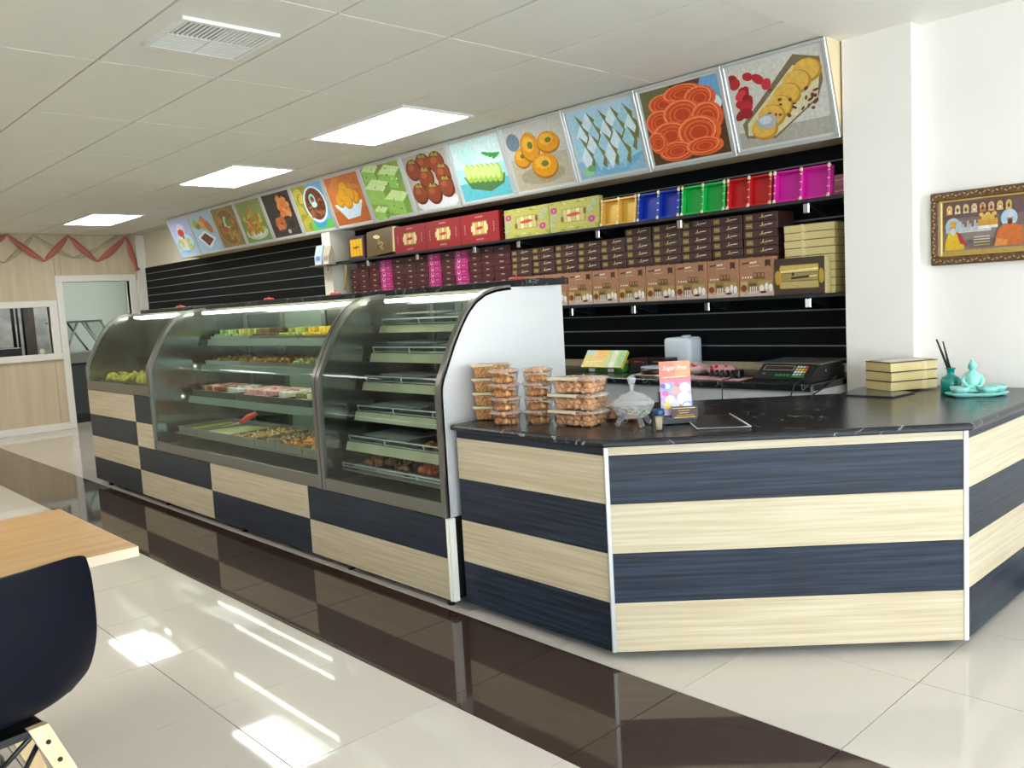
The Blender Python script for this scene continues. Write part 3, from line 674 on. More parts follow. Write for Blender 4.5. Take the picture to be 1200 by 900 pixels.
# ---- shelves in the middle case (c2)
SM = [(2.83,1.262,3.16),(2.76,1.07,3.16),(2.64,.838,3.16),(2.50,.57,3.16)]
for k,(y,z,yb) in enumerate(SM):
    sh = obj('shelf', MB().box(-6.50,-4.16,y+.004,yb,z-.008,z), steel_m if k==3 else glass_m, c2, True)
    if k < 3: obj('price_strip', MB().prism([(y-.012,z-.05),(y,z),(y+.006,z),(y+.006,z-.05)],'x',-6.50,-4.16), mat('green_strip','76847A',.4) if 'green_strip' not in MATS else MATS['green_strip'], sh, True)
    if k in (1,2): obj('light_tube', MB().cyl((-6.42,y+.05,z-.022),(-4.22,y+.05,z-.022),.006,n=8), tube_m, sh, True)  # shelf tubes added to brighten the third shelf and floor trays
    for x in (-6.48,-5.3,-4.2): obj('shelf_bracket', MB().box(x,x+.02,yb-.25,yb,z-.04,z-.009), steel_d, sh, True)

# ---- trays of sweets
def tray(label, x0, x1, y0, y1, z, fill, cols, m_pan=None, h=.03, dens=1.0, size=.035, group=None, cat='tray', pile=.03, mt=None):
    t = thing('sweet_tray', label, cat, ((x0+x1)/2,(y0+y1)/2,z), group=group)
    L, D = (x1-x0)/2, (y1-y0)/2; w = .003
    p = MB().box(-L,L,-D,D,0,w).box(-L,L,-D,-D+w,w,h).box(-L,L,D-w,D,w,h).box(-L,-L+w,-D+w,D-w,w,h).box(L-w,L,-D+w,D-w,w,h)
    p.box(-L-.006,L+.006,-D-.006,-D,h-.004,h).box(-L-.006,L+.006,D,D+.006,h-.004,h)
    obj('pan', p, m_pan or steel_m, t)
    mb = MB(); rr = random.Random(label)
    L -= .012; D -= .012
    cl = [lin(c) for c in cols]
    if fill == 'cube':
        nx, ny = max(1,int(2*L/(size*1.08))), max(1,int(2*D/(size*1.08)))
        for layer in range(2):
            for i in range(nx):
                for j in range(ny):
                    if layer and (j == 0 or rr.random() < .12): continue
                    cx = -L+(i+.5)*2*L/nx; cy = -D+(j+.5)*2*D/ny; s = size*.47; zz = w+.001+layer*size*.8
                    mb.rbox(cx-s,cx+s,cy-s,cy+s,zz,zz+size*.78,.003,rr.choice(cl))
    elif fill == 'ball':
        n = int(110*dens)
        for i in range(n):
            x, y = rr.uniform(-L+size*.4,L-size*.4), rr.uniform(-D+size*.4,D-size*.4)
            zz = w+size*.45+rr.random()**1.5*pile
            mb.ell((x,y,zz),(size*.5*rr.uniform(.8,1.15),size*.42,size*.42),7,5,Euler((rr.random()*3,rr.random()*3,rr.random()*3)).to_matrix(),rr.choice(cl))
    elif fill == 'slab':
        n = max(2,int(2*L/.11))
        for i in range(n):
            a = -L+i*2*L/n; mb.rbox(a+.003,a+2*L/n-.003,-D,D,w+.001,w+.02+rr.random()*.008,.004,rr.choice(cl))
    obj('sweets', mb, mt or sweet_m, t, kind='stuff')
    return t
g = 'trays on the top shelf of the middle case'
z = 1.2625
xs = [(-6.48,-6.16),(-6.15,-5.83),(-5.82,-5.44),(-5.43,-5.12),(-5.11,-4.76),(-4.75,-4.20)]
TC = [('tray of pale green barfi cubes at the far end',['8FB062','A3BE78','7FA058']),('tray of lime yellow cubes beside green ones',['B7B456','C6C468','A6A64A']),
      ('tray of dark brown cubes between two yellow trays',['5A3E2A','6B4A32','4A3222']),('tray of pale lime cubes right of the brown ones',['A9B254','B9BE66','98A44A']),('tray of bright yellow cubes',['E6C22A','F0D040','D9B020']),('tray of cream cubes nearest the steel mullion',['D8CFA0','E2DAB2'])]
for (a,b),(l,cc) in zip(xs,TC): tray(l+', top shelf',a,b,2.845,3.12,z,'cube',cc,group=g,size=.04,h=.02)
z = 1.071
for (a,b),l,cc,f in (((-6.46,-5.85),'tray of small brown savoury bits, second shelf far end',['9A6E3C','B08448','7E5830'],'ball'),((-5.83,-5.2),'tray of golden brown pastries on the second shelf',['A8743A','B98646','8E5E2C'],'ball'),
                   ((-5.18,-4.66),'tray of pale olive sweets on the second shelf',['A9A86A','8E9858','B8B47C'],'ball'),((-4.64,-4.2),'tray of tan sweets at the near end of the second shelf',['A06A3E','9A8450','B8884E'],'ball')):
    tray(l,a,b,2.775,3.1,z,f,cc,group='trays on the second shelf of the middle case',size=.035,dens=1.3,pile=.03)
z = .8385
for (a,b),l,cc,f in (((-6.48,-6.08),'black tray of red and brown sweets on third shelf',['9A4A40','7E3A34','B8645A','C9A8A0'],'cube'),((-6.07,-5.76),'black tray of white and dark sweets on third shelf',['D9D4CC','8E8480','E6E2DC','4A403C'],'cube'),
                   ((-5.75,-5.25),'black tray of pink sweets on third shelf',['E0A8A8','D98E92','EBC4C0'],'cube'),((-5.24,-5.02),'black tray of white sweets on third shelf',['E4DCD4','D8CFC4','EFE9E2'],'cube'),((-5.01,-4.70),'black tray of olive pieces on third shelf',['A8A46A','D8D4BC','8E8E56'],'cube'),((-4.69,-4.19),'black tray of brown squares on third shelf',['7A5A40','8E6C4E'],'cube')):
    tray(l,a,b,2.66,2.98,z,f,cc,m_pan=black_m,h=.045,group='black trays on the third shelf of the middle case',size=.042)
z = .5705
for (a,b),l,cc,f,kw in (((-6.46,-6.15),'floor tray of lime coloured slabs',['B8BE5A','A6AE4C'],'slab',{}),((-6.14,-5.60),'floor tray of pale green slabs under the red tongs',['BFC68E','A8B47A'],'slab',{}),
                   ((-5.59,-5.22),'floor tray of tan nut crumbs',['C29A62','B08850','D2AE7A'],'ball',dict(size=.024,dens=3.2)),((-5.21,-4.94),'floor tray of dull brown crumbs',['8E7E5A','9E8A5E','7A6A4A'],'ball',dict(size=.024,dens=3)),((-4.93,-4.60),'floor tray of orange fried bits',['D0883A','E09A4A','B8742C'],'ball',dict(size=.03,dens=1.6)),((-4.59,-4.17),'floor tray of yellow noodles nearest the mullion',['C8A84A','B8963A'],'ball',dict(size=.03,dens=1.8))):
    tray(l,a,b,2.52,2.95,z,f,cc,h=.05,group='steel trays on the floor of the middle case',pile=.035,**kw)
# tongs with red handles
t = thing('serving_tongs', 'steel tongs with red handles lying in the middle case', 'tongs', (-5.98,2.66,.632), R(28))
obj('arm', MB().tube([(0,-.012,.0),(.17,-.008,.03),(.2,0,.055)],.006,8), chrome_m, t); obj('arm', MB().tube([(0,.012,.0),(.17,.012,.03),(.2,.01,.055)],.006,8), chrome_m, t)
obj('handle', MB().tube([(.16,-.014,.028),(.24,-.012,.075),(.29,-.006,.09)],[.014,.017,.013],10), MATS['red_wax'], t); obj('handle', MB().tube([(.16,.018,.03),(.24,.022,.07),(.28,.02,.085)],[.014,.017,.013],10), MATS['red_wax'], t)
# far case
for (a,b),l in (((-7.98,-7.35),'tray of yellow sweets in the far case, left one'),((-7.30,-6.68),'tray of yellow sweets in the far case, right one')):
    tray(l,a,b,2.46,2.85,.902,'ball',['C9B83A','D8C84A','B4A232','E0D468'],group='trays in the far case',size=.05,dens=1.4,pile=.05)
# near case : clear tubs and loose sweets
def clear_tub(label, x0, x1, y0, y1, z, h, fill=None):
    t = thing('clear_tub', label, 'container', ((x0+x1)/2,(y0+y1)/2,z), group='clear tubs in the near case')
    L, D = (x1-x0)/2, (y1-y0)/2; q = lambda x,y:(x,y)
    m = MB(); w = .004
    m.prism([(-L*.9,0),(L*.9,0),(L,h),(L-w,h),(L*.9-w,w),(-L*.9+w,w),(-L+w,h),(-L,h)],'y',-D+w,D-w).box(-L*.94,L*.94,-D,-D+w,0,h).box(-L*.94,L*.94,D-w,D,0,h)
    obj('tub', m, plastic_m, t)
    obj('lid', MB().rbox(-L-.006,L+.006,-D-.006,D+.006,h,h+.008,.003), lidp_m, t)
    if fill:
        mb = MB(); rr = random.Random(label)
        for i in range(60): mb.ell((rr.uniform(-L*.8,L*.8),rr.uniform(-D*.85,D*.85),w+.016+rr.random()*h*.35),(.02,.015,.014),7,5,Euler((rr.random()*3,rr.random()*3,rr.random()*3)).to_matrix(),rr.choice([lin(c) for c in fill]))
        obj('sweets', mb, food_m, t, kind='stuff')
NM = ['top','second','third','fourth','fifth']
for k in range(5):
    y,z1,z0 = SH[k]; zz = z0+.0145
    clear_tub('empty clear tub on the %s wire railed shelf' % NM[k], -3.98,-3.58,y+.06,y+.26,zz,.085 if k<2 else .065, None)
    if k < 2: clear_tub('shorter clear tub at the right of the %s wire railed shelf' % NM[k], -3.54,-3.14,y+.07,y+.27,zz,.07)
    if k in (3,4): tray('steel tray of brown fritters on the %s wire railed shelf' % NM[k], -3.52,-3.12,y+.06,y+.34,zz,'ball',['8A4A26','9E5A30','6E3A20'],group='trays in the near case',size=.045,dens=.6)
y,z1,z0 = SH[5]; zz = z0+.0145
tray('steel tray of brown fritters at the left of the bottom shelf',-3.97,-3.55,y+.06,y+.36,zz,'ball',['7A4426','8E5230'],group='trays in the near case',size=.045,dens=.6)
tray('steel tray of orange red sweets on the bottom shelf',-3.50,-3.11,y+.06,y+.36,zz,'ball',['C4481E','D2582A','A83A18'],group='trays in the near case',size=.06,dens=.8,pile=.06,mt=food_m)

# ================================================================== SHELVES ON THE SLAT WALL
def wshelf(label, z, x0, x1, bx):
    t = thing('wall_shelf', label, 'shelf', ((x0+x1)/2,4.56,z), group='black shelves on the slat wall')
    obj('board', MB().rbox(x0,x1,4.42,4.699,z-.02,z,.002), blackrub, t, True)
    for x in bx:
        b = obj('bracket', MB().prism([(4.44,z-.021),(4.699,z-.021),(4.699,z-.075),(4.66,z-.075),(4.46,z-.034),(4.44,z-.034)],'x',x-.006,x+.006), blackrub, t, True)
        obj('bracket_tip', MB().rbox(x-.018,x+.018,4.436,4.47,z-.075,z-.021,.004), chrome_m, b, True)
SL, SU = 1.376, 1.895
wshelf('lower black wall shelf stacked with dark sweet boxes', SL, -7.16, -2.09, (-6.6,-5.9,-5.2,-4.6,-4.1,-3.54,-2.97,-2.31))
wshelf('upper black wall shelf with coloured trays and gift boxes', SU, -7.16, -2.09, (-6.6,-5.85,-5.1,-4.6,-3.82,-3.15,-2.31))

# ---- stacked boxes
def stroke(p, u, v, w, h, col, n=7, seed=0):
    rr = random.Random(seed); pts = [(u+w*i/n, v+h*(.5+.5*math.sin(i*2.3)*(1 if i%2 else .4))) for i in range(n+1)]
    p.line(pts, h*.35, col)
BH = .0485
def boxmesh(m, kind):
    b = MB().rbox(-.11,.11,0,.19,0,BH-.001,.002).mesh('sweet_box', m)
    p = Paint((-.11,-.0002,0),(.22,0,0),(0,0,BH-.001),n0=.0004)
    p.rect(.004,.996,.02,.98,('472B26','4A1B20','B0146E')[kind])
    if kind == 0:
        p.rect(.08,.27,.2,.78,'A08A4E'); p.rect(.11,.24,.3,.68,'7A6636'); p.rect(.13,.22,.42,.55,'C9B67A')
        p.line([(.5,.36),(.54,.44),(.58,.4),(.63,.5),(.68,.46)],.07,'C9B274'); p.line([(.555,.42),(.575,.8)],.03,'D8C48A'); p.line([(.66,.5),(.7,.56),(.74,.5),(.79,.58),(.84,.54)],.1,'E8E0D4'); p.line([(.6,.3),(.7,.32)],.06,'8E7646')
    elif kind == 1:
        p.rect(.38,.62,.34,.62,'8E6A5A'); stroke(p,.4,.38,.2,.2,'D8CCC0',6,1); p.line([(.02,.06),(.98,.06)],.05,'6E3A34')
    else:
        p.el(.3,.45,.12,.42,'E8B0CC'); p.el(.3,.55,.08,.26,'B0146E'); p.rect(.55,.8,.35,.6,'D868A8'); p.line([(.02,.06),(.98,.06)],.06,'E48ABE')
    return b, p.mesh('printed_front', print_m, False)
BM = [boxmesh(choc_m,0), boxmesh(choc_r,1), boxmesh(pink_m,2)]
cs = [-6.997,-6.865,-6.68,-6.506,-6.311,-6.136,-5.953,-5.782,-5.608,-5.43,-5.257,-5.101,-4.955,-4.756,-4.528,-4.295,-4.072,-3.857,-3.632,-3.415,-3.187,-2.961,-2.744,-2.515]
LN = ['dark brown sweet box with gold label','maroon sweet box with white script','magenta sweet box with pink print']
for c in range(23):
    x0, x1 = cs[c], cs[c+1]; kind = 0 if c >= 13 else (2 if c in (3,7,9) else 1)
    n = 10 if c >= 18 else (9 if c >= 13 else 10)
    if c == 0: n = 9
    for r in range(n):
        b, pm = BM[kind]
        o = bpy.data.objects.new('sweet_box', b); COL.objects.link(o)
        o.location = ((x0+x1)/2+random.uniform(-.003,.003), 4.502+random.uniform(-.004,.004), SL+.0008+r*BH)
        o.scale = ((x1-x0-.008)/.22,1,1)
        tag(o, '%s, %s from top, %s column from the nib wall' % (LN[kind], ORD[n-r], ORD[23-c]), 'box', 'stacked sweet boxes on the lower wall shelf')
        obj('printed_front', pm, None, o)
# ---- upright tan boxes in front
fx = [-4.57,-4.34,-4.115,-3.878,-3.652,-3.424,-3.188,-2.955,-2.738,-2.508]
fb = MB().rbox(-.111,.111,0,.045,0,.226,.003).mesh('tan_box', brownbox_m)
p = Paint((-.109,-.0002,.002),(.218,0,0),(0,0,.222),n0=.0005)
p.rect(0,1,.42,1,'A87A5C'); p.rect(0,1,.14,.42,'9A7A44'); p.rect(0,1,0,.14,'C9B2A8'); p.rect(.76,.92,.78,.93,'4A2E28'); p.poly([(.76,.78),(.84,.83),(.92,.78),(.92,.74),(.84,.79),(.76,.74)],'4A2E28')
p.line([(.08,.86),(.3,.88)],.045,'5A3428'); p.line([(.31,.87),(.52,.89)],.04,'E4D4C4'); p.line([(.3,.78),(.6,.79)],.015,'D8C0A8')
for i in range(4): p.el(.1+i*.08,.5,.025,.025,'EADFCB')
for u in (.48,.58,.68): p.ring(u,.55,.07,.07,.3,'5E4A24')
p.rect(.42,.76,.44,.5,'6E5A2C'); p.rect(.03,.24,.1,.4,'C8A86A'); p.el(.13,.22,.09,.09,'7A3A22'); p.rect(.28,.5,.12,.34,'6A4A2C')
for u in (.3,.36,.42,.48): p.rect(u,u+.035,.08,.26,'E6DACA')
p.rect(.55,.96,.16,.4,'B29258'); p.el(.66,.2,.07,.09,'E8E0D6'); p.el(.8,.24,.05,.1,'EFE8DE'); p.el(.92,.2,.06,.1,'F2ECE4'); p.el(.7,.1,.1,.03,'3A241C')
fpm = p.mesh('printed_front', print_m, False)
for k in range(9):
    o = bpy.data.objects.new('tan_box', fb); COL.objects.link(o)
    o.location = ((fx[k]+fx[k+1])/2, 4.428+.004*(k%3), SL+.0008); o.scale = ((fx[k+1]-fx[k]-.006)/.222,1,1)
    tag(o, 'upright tan sweet box, %s from the window box on the lower shelf' % ORD[9-k], 'box', 'upright tan boxes on the lower wall shelf')
    obj('printed_front', fpm, None, o)
    tag(obj('side_edge', MB().box(.1105,.1118,.001,.044,.002,.224), mat('peach_edge','D98E68',.4) if 'peach_edge' not in MATS else MATS['peach_edge'], o))
# ---- window gift box
t = thing('gift_box', 'dark patterned gift box with clear gold window beside the tan boxes', 'gift box', (-2.352,4.425,SL+.0008))
obj('carton', MB().rbox(-.148,.148,.002,.03,0,.205,.003), mat('patterned_brown','4A3A2E',.4,rgb2='33271F',nscale=(60,60,60)), t)
obj('gold_side', MB().box(.1485,.162,.003,.04,.001,.204), gold_m, t)
p = Paint((-.148,.0018,0),(.296,0,0),(0,0,.205),n0=.0006); p.rect(.004,.996,.006,.994,'43342A'); p.el(.06,.48,.055,.2,'B89A3A'); p.el(.94,.48,.055,.2,'B89A3A'); p.rect(.1,.9,.16,.82,'6E5A2C'); p.rect(.12,.88,.6,.8,'C9B060'); p.rect(.12,.88,.38,.58,'A08C56'); p.rect(.12,.88,.18,.36,'BBA668'); p.line([(.12,.63),(.88,.68)],.05,'EBDC9A'); p.rect(.1,.13,.2,.75,'D8963A'); p.line([(.34,.45),(.7,.48)],.06,'3A2A1A'); p.line([(.7,.48),(.86,.49)],.03,'E8DCA8'); p.el(.38,.56,.03,.05,'3A2A1A')
obj('window_print', p, print_m, t, recalc=False)
# ---- stack of gold boxes
gb = MB().rbox(-.148,.148,0,.22,0,.0425,.002).mesh('gold_box', gold_m)
gl = MB().box(-.1485,.1485,-.001,.2205,.0395,.0428).mesh('lid_edge', mat('gold_lid_edge','6E5A34',.5))
rb = MB().prism([(-.035,0),(-.015,0),(-.028,.0425),(-.048,.0425)],'y',-.0016,-.0002).mesh('ribbon', mat('gold_ribbon','DCCB96',.3))
for r in range(9):
    o = bpy.data.objects.new('gold_box', gb); COL.objects.link(o); o.location = (-2.312+.002*(r%2), 4.467, SL+.0008+r*.0431)
    tag(o, 'flat gold box, %s from top of the stack by the nib wall' % ORD[9-r], 'box', 'stack of flat gold boxes on the lower shelf')
    obj('lid_edge', gl, None, o); obj('ribbon', rb, None, o)
# ---- upper shelf
def gift(name, label, x0, x1, h, m, paintf, dep=.05, y=4.44, z=SU, lean=0):
    t = thing(name, label, 'gift box', ((x0+x1)/2,y,z+.0008), rot=(R(lean),0,0)); L = (x1-x0)/2
    obj('carton', MB().rbox(-L,L,0,dep,0,h,.003), m, t)
    p = Paint((-L,-.0002,0),(2*L,0,0),(0,0,h),n0=.0006); paintf(p); obj('printed_front', p, print_m, t, recalc=False); return t
def pr_red(p):
    p.rect(.004,.996,.006,.994,'921A22')
    p.rect(.3,.7,.26,.74,'8A6A34')
    for i in range(5): p.rect(.32+i*.075,.385+i*.075,.3,.7,'E4CE92' if i%2==0 else 'C9A85E')
    p.rect(.28,.34,.4,.6,'D8C490'); p.rect(.66,.72,.4,.6,'D8C490'); p.el(.5,.5,.1,.05,'B8342A',8)
    for v in (.12,.88):
        for i in range(5): p.el(.42+i*.04,v,.018,.03,'B88A7A')
    for u in (.12,.88):
        for i in range(5): p.el(u,.36+i*.07,.014,.02,'C0968A')
    p.line([(.0,.01),(1,.01)],.012,'7E1218'); p.line([(.995,0),(.995,1)],.008,'7E1218')
for k,(a,b) in enumerate(((-6.16,-5.71),(-5.705,-5.255),(-5.25,-4.80))):
    gift('gift_box','red gift box with gold window, %s of three' % ('leftmost','middle one','rightmost')[k],a,b,.228,red_m,pr_red)['group'] = 'red gift boxes on the upper shelf'
def pr_flo(p):
    p.rect(.004,.996,.006,.994,'B9B45C')
    p.rect(.26,.74,.28,.72,'8E8444')
    for i in range(5): p.rect(.28+i*.09,.36+i*.09,.3,.7,'E2D89A' if i%2 else 'C9BC74')
    p.rect(.24,.3,.32,.48,'7A5A34'); p.rect(.7,.76,.5,.68,'7A5A34'); p.el(.5,.52,.14,.06,'C84A44',8)
    for (u,v) in ((.1,.72),(.86,.3)):
        for a in range(6): p.el(u+.04*math.cos(a),v+.075*math.sin(a),.03,.05,'B8487E',a*60)
        p.el(u,v,.02,.03,'E08AB0')
    for (u,v) in ((.1,.5),(.84,.62),(.92,.8),(.06,.25)):
        for a in range(4): p.el(u+.03*math.cos(a*1.6),v+.07*math.sin(a*1.6),.03,.04,'A9BCA0',a*50)
    rr = random.Random(5)
    for i in range(14): p.el(rr.random(),rr.choice((.06,.12,.9,.94)),.05,.025,rr.choice(('9AA848','C9C878','8E9A40')),rr.random()*180,10)
for k,(a,b) in enumerate(((-4.735,-4.268),(-4.263,-3.80))):
    gift('gift_box','lime floral gift box with gold window, %s' % ('beside the red boxes','beside the gold tray')[k],a,b,.212,floral_m,pr_flo)['group'] = 'lime floral gift boxes on the upper shelf'
def pr_yel(p):
    p.rect(.1,.9,.12,.88,'B8860C')
    for i in range(4): p.rect(.14+i*.19,.29+i*.19,.15,.85,'E3B11A')
    p.line([(.3,.5),(.7,.52)],.06,'5A3A0C'); p.el(.5,.5,.05,.08,'5A3A0C')
gift('gift_box','small purple edged box with yellow window beside the packets',-6.90,-6.64,.212,mat('purple_card','3C2440',.4),pr_yel,dep=.09)
def pr_brz(p):
    p.rect(.03,.97,.03,.97,'5C4618'); p.el(.4,.72,.14,.07,'D8C88A',-20); p.el(.5,.5,.06,.12,'7A6A24',20); p.ring(.55,.4,.1,.1,.35,'C8862A'); p.el(.45,.3,.05,.12,'3E3A14',-15); p.el(.6,.25,.04,.1,'8A7A2A',30)
t = gift('gift_box','bronze brown box leaning sideways next to the red boxes',-6.60,-6.22,.235,mat('bronze_card','6E5A20',.35,metal=.3),pr_brz,dep=.06,y=4.445)
t.rotation_euler = (R(-6),R(-4),R(3)); t.location.z += .012
obj('spine', MB().box(.19,.235,.004,.058,.0,.225), MATS['gold_card'], t)
def two_tray(label, x0, x1, c_in, c_rim, h=.175):
    t = thing('gift_tray', label, 'tray', ((x0+x1)/2,4.432,SU+.0008), rot=(R(-7),0,0), group='shiny upright trays on the upper shelf'); L = (x1-x0)/2-.003; d = .05; w = .012
    ci, cr = lin(c_in), lin(c_rim)
    obj('tray_back', MB().box(-L,L,d-.006,d,0,h,ci), foil_m, t)
    f = MB().rbox(-L,L,0,d-.006,0,w,.003,cr).rbox(-L,L,0,d-.006,h-w,h,.003,cr).rbox(-L,-L+w,0,d-.006,w,h-w,.003,cr).rbox(L-w,L,0,d-.006,w,h-w,.003,cr)
    obj('rim', f, foil_m, t); obj('divider', MB().rbox(-w/2,w/2,.002,d-.006,w,h-w,.003,cr), foil_m, t)
    tie = MB(); g_ = lin('E8D9B0')
    for x in (-L+w/2,0,L-w/2):
        for z_ in (w*.6,h-w*.6): tie.ell((x,-.001,z_),(.011,.004,.014),8,5,None,g_)
        for q in (.3,.55,.8): tie.box(x-.007,x+.007,-.0015,.0,h*q,h*q+.006,g_)
    obj('gold_ties', tie, foil_m, t, kind='stuff')
for l,a,b,ci,cr in (('gold two part tray beside the lime boxes',-3.79,-3.485,'E0B84A','E8B458'),('royal blue two part foil tray',-3.475,-3.145,'0C30B0','1E42AC'),('green two part foil tray',-3.135,-2.82,'12AC46','1CBC54'),
                    ('red two part foil tray',-2.81,-2.517,'C21A1E','CC2226'),('magenta two part foil tray beside the pink boxes',-2.507,-2.17,'C8149A','DE20A6')):
    two_tray(l,a,b,ci,cr)
for k in range(2):
    o = obj('pink_box', MB().rbox(-2.24,-2.10,4.53,4.69,0,.058,.002), mat('dusty_rose_card','CE8890',.4) if k==0 else MATS['dusty_rose_card'], loc=(0,0,SU+.0008+k*.059))
    tag(o, 'dusty pink box by the nib wall, %s of two' % ('lower','upper')[k], 'box', 'dusty pink boxes on the upper shelf')
    p = Paint((-2.24,4.5299,0),(.14,0,0),(0,0,.058),n0=.0005); p.rect(0,1,0,1,'CE8890'); p.line([(.4,.5),(.75,.55)],.12,'E8C8C0'); p.el(.2,.5,.05,.14,'D8A8A4'); obj('printed_front', p, print_m, o, recalc=False)
# packets on a small shelf at the column
t = thing('corner_shelf', 'small steel shelf on the white column holding packets', 'shelf', (-7.2,4.36,1.86)); obj('board', MB().rbox(-.14,.16,-.09,.05,0,.012,.002), steel_m, t)
obj('hook', MB().tube([(.1,-.09,0),(.2,-.1,-.02),(.2,-.1,-.05)],.006,6), steel_d, t)
for k,(x,w,h,c,l) in enumerate(((-7.27,.13,.20,'B9C8D8','pale blue printed packet on the column shelf'),(-7.13,.12,.185,'B8B09A','grey beige packet beside the blue one on the column shelf'))):
    t = thing('packet', l, 'packet', (x,4.36,1.8725))
    m = MB(); 
    m.prism([(-.035,0),(.035,0),(.03,h*.5),(.006,h*.95),(-.006,h*.95),(-.03,h*.5)],'x',-w/2,w/2)
    obj('pouch', m, mat('packet_%d'%k,c,.35,noise=.1,nscale=(20,20,20)), t)
    p = Paint((-w/2,-.0355,.0),(w,0,0),(0,0,h*.5),n0=.001); p.rect(.02,.98,.02,.98,c); p.rect(.2,.8,.45,.85,'5E8AC8' if k==0 else '8E867A'); p.rect(.3,.8,.12,.26,'E8ECEE'); obj('printed_front', p, print_m, t, recalc=False)
t = thing('pull_cord', 'frayed yellow cord hanging from the upper shelf', 'cord', (-6.93,4.41,1.86)); obj('strand', MB().tube([(0,0,0),(.02,-.004,-.06),(-.01,-.006,-.14),(-.03,-.004,-.24)],[.005,.006,.01,.012],6), mat('straw_cord','B8964A',.6), t)
# ================================================================== BACK COUNTER
bcn = -2.10
for k,(a,b) in enumerate(((-5.95,-5.0),(-4.995,-4.05),(-4.045,-3.1),(-3.095,-2.105))):
    t = thing('base_cabinet', 'white base cabinet under the back bench, %s from the nib wall' % ORD[4-k], 'cabinet', ((a+b)/2,4.4,0), group='white cabinets under the back bench')
    obj('body', MB().box(a,b,4.10,4.70,.10,.882), white_m, t, True); obj('kick_board', MB().box(a,b,4.16,4.70,0,.10), black_m, t, True)
    for (c,d) in ((a+.002,(a+b)/2-.002),((a+b)/2+.002,b-.002)): obj('door', MB().rbox(c,d,4.082,4.099,.11,.872,.002), white_m, t, True)
tag(obj('bench_top', MB().rbox(-5.96,-2.092,4.04,4.698,.883,.92,.005), black_stone), 'black back bench top below the slat wall', 'bench top')
ZB = .9205
# leaning yellow and green box
t = thing('snack_box', 'yellow and green carton tilted back at the left of the bench', 'box', (-3.72,4.36,ZB), R(2))
q = MB().rbox(-.17,.17,-.012,.012,0,.135,.002,None); q.xf(Matrix.Rotation(R(-38),4,'X') @ Matrix.Translation((0,0,.0)))
obj('front_panel', q, mat('yellow_card','E3C33A',.4), t, loc=(0,-.06,.028))
M_ = Matrix.Rotation(R(-38),4,'X'); O = M_ @ Vector((-.17,-.0125,0)); U = Vector((.34,0,0)); V = M_ @ Vector((0,0,.135))
p = Paint(O,U,V,n0=.0008); p.rect(0,1,0,1,'E6C84A'); p.rect(.6,1,0,1,'A8CF82'); p.rect(.68,.8,0,1,'D8DCB0'); p.rect(0,.2,.7,1,'A9C2B4'); p.rect(.3,.55,.55,1,'EDB01A'); p.line([(.05,.3),(.5,.34)],.07,'F0DC8A'); p.line([(.05,.15),(.4,.17)],.05,'F0DC8A'); p.el(.72,.6,.05,.2,'E0D2A0'); p.rect(.86,.98,.1,.9,'8CC46A')
obj('printed_front', p, print_m, t, loc=(0,-.06,.028), recalc=False)
obj('carton', MB().rbox(-.16,.16,-.04,.10,0,.05,.003), mat('green_card','3E8A3A',.4), t)
for x in (-.11,.05): obj('paper_tab', MB().box(x,x+.05,-.058,-.056,.005,.03), white_m, t)
# dark boxes pile
for k,(x0,x1,z0,z1,c,l) in enumerate(((-3.53,-3.24,0,.05,'3A3E42','grey patterned flat box under the maroon ones on the bench'),(-3.54,-3.39,.0505,.088,'4A1A1C','maroon flat box on the grey one, left'),(-3.38,-3.25,.0505,.09,'26181A','dark flat box on the grey one, right'))):
    o = obj('flat_box', MB().rbox(x0,x1,4.37,4.51,z0,z1,.003), mat('flat_box_%d'%k,c,.4,noise=.2,nscale=(60,60,60)), loc=(0,0,ZB)); tag(o,l,'box','flat boxes on the back bench')
    p = Paint((x0,4.3695,z0),(x1-x0,0,0),(0,0,z1-z0),n0=.0006); p.rect(0,1,0,1,c); p.rect(.3,.7,.4,.6,'8E6A6A' if k else '6E7478'); p.rect(.75,.85,.3,.5,'8E8A8A'); obj('printed_front', p, print_m, o, recalc=False)
# jug
t = thing('plastic_jug', 'white translucent plastic jug without lid standing on the bench', 'jug', (-3.27,4.60,ZB))
def sq(x,y): 
    k = (abs(x)**9+abs(y)**9)**(-1/9); return x*k*1.0, y*k*.75
obj('body', MB().lathe([(.0,0),(.095,0),(.103,.01),(.103,.19),(.1,.204),(.09,.212),(.05,.214),(.0,.22)],28,sq=sq), jug_m, t)
obj('neck', MB().cyl((.03,0,.2),(.03,0,.225),.03,.03,16), jug_m, t)
# round tin
t = thing('round_tin', 'round dark brown tin with pale lid in front of the jug', 'tin', (-3.26,4.28,ZB+.006))
obj('body', MB().lathe([(0,0),(.085,0),(.088,.004),(.088,.036),(0,.036)],28), mat('brown_tin','3E1C16',.3), t); obj('lid', MB().lathe([(0,.0365),(.089,.0365),(.089,.044),(.084,.047),(0,.047)],28), mat('pale_blue_lid','B8C6D2',.35), t)
obj('base', MB().rbox(-.12,.12,-.09,.09,-.006,-.0005,.002), mat('cream_card','D9CDB0',.5), t)
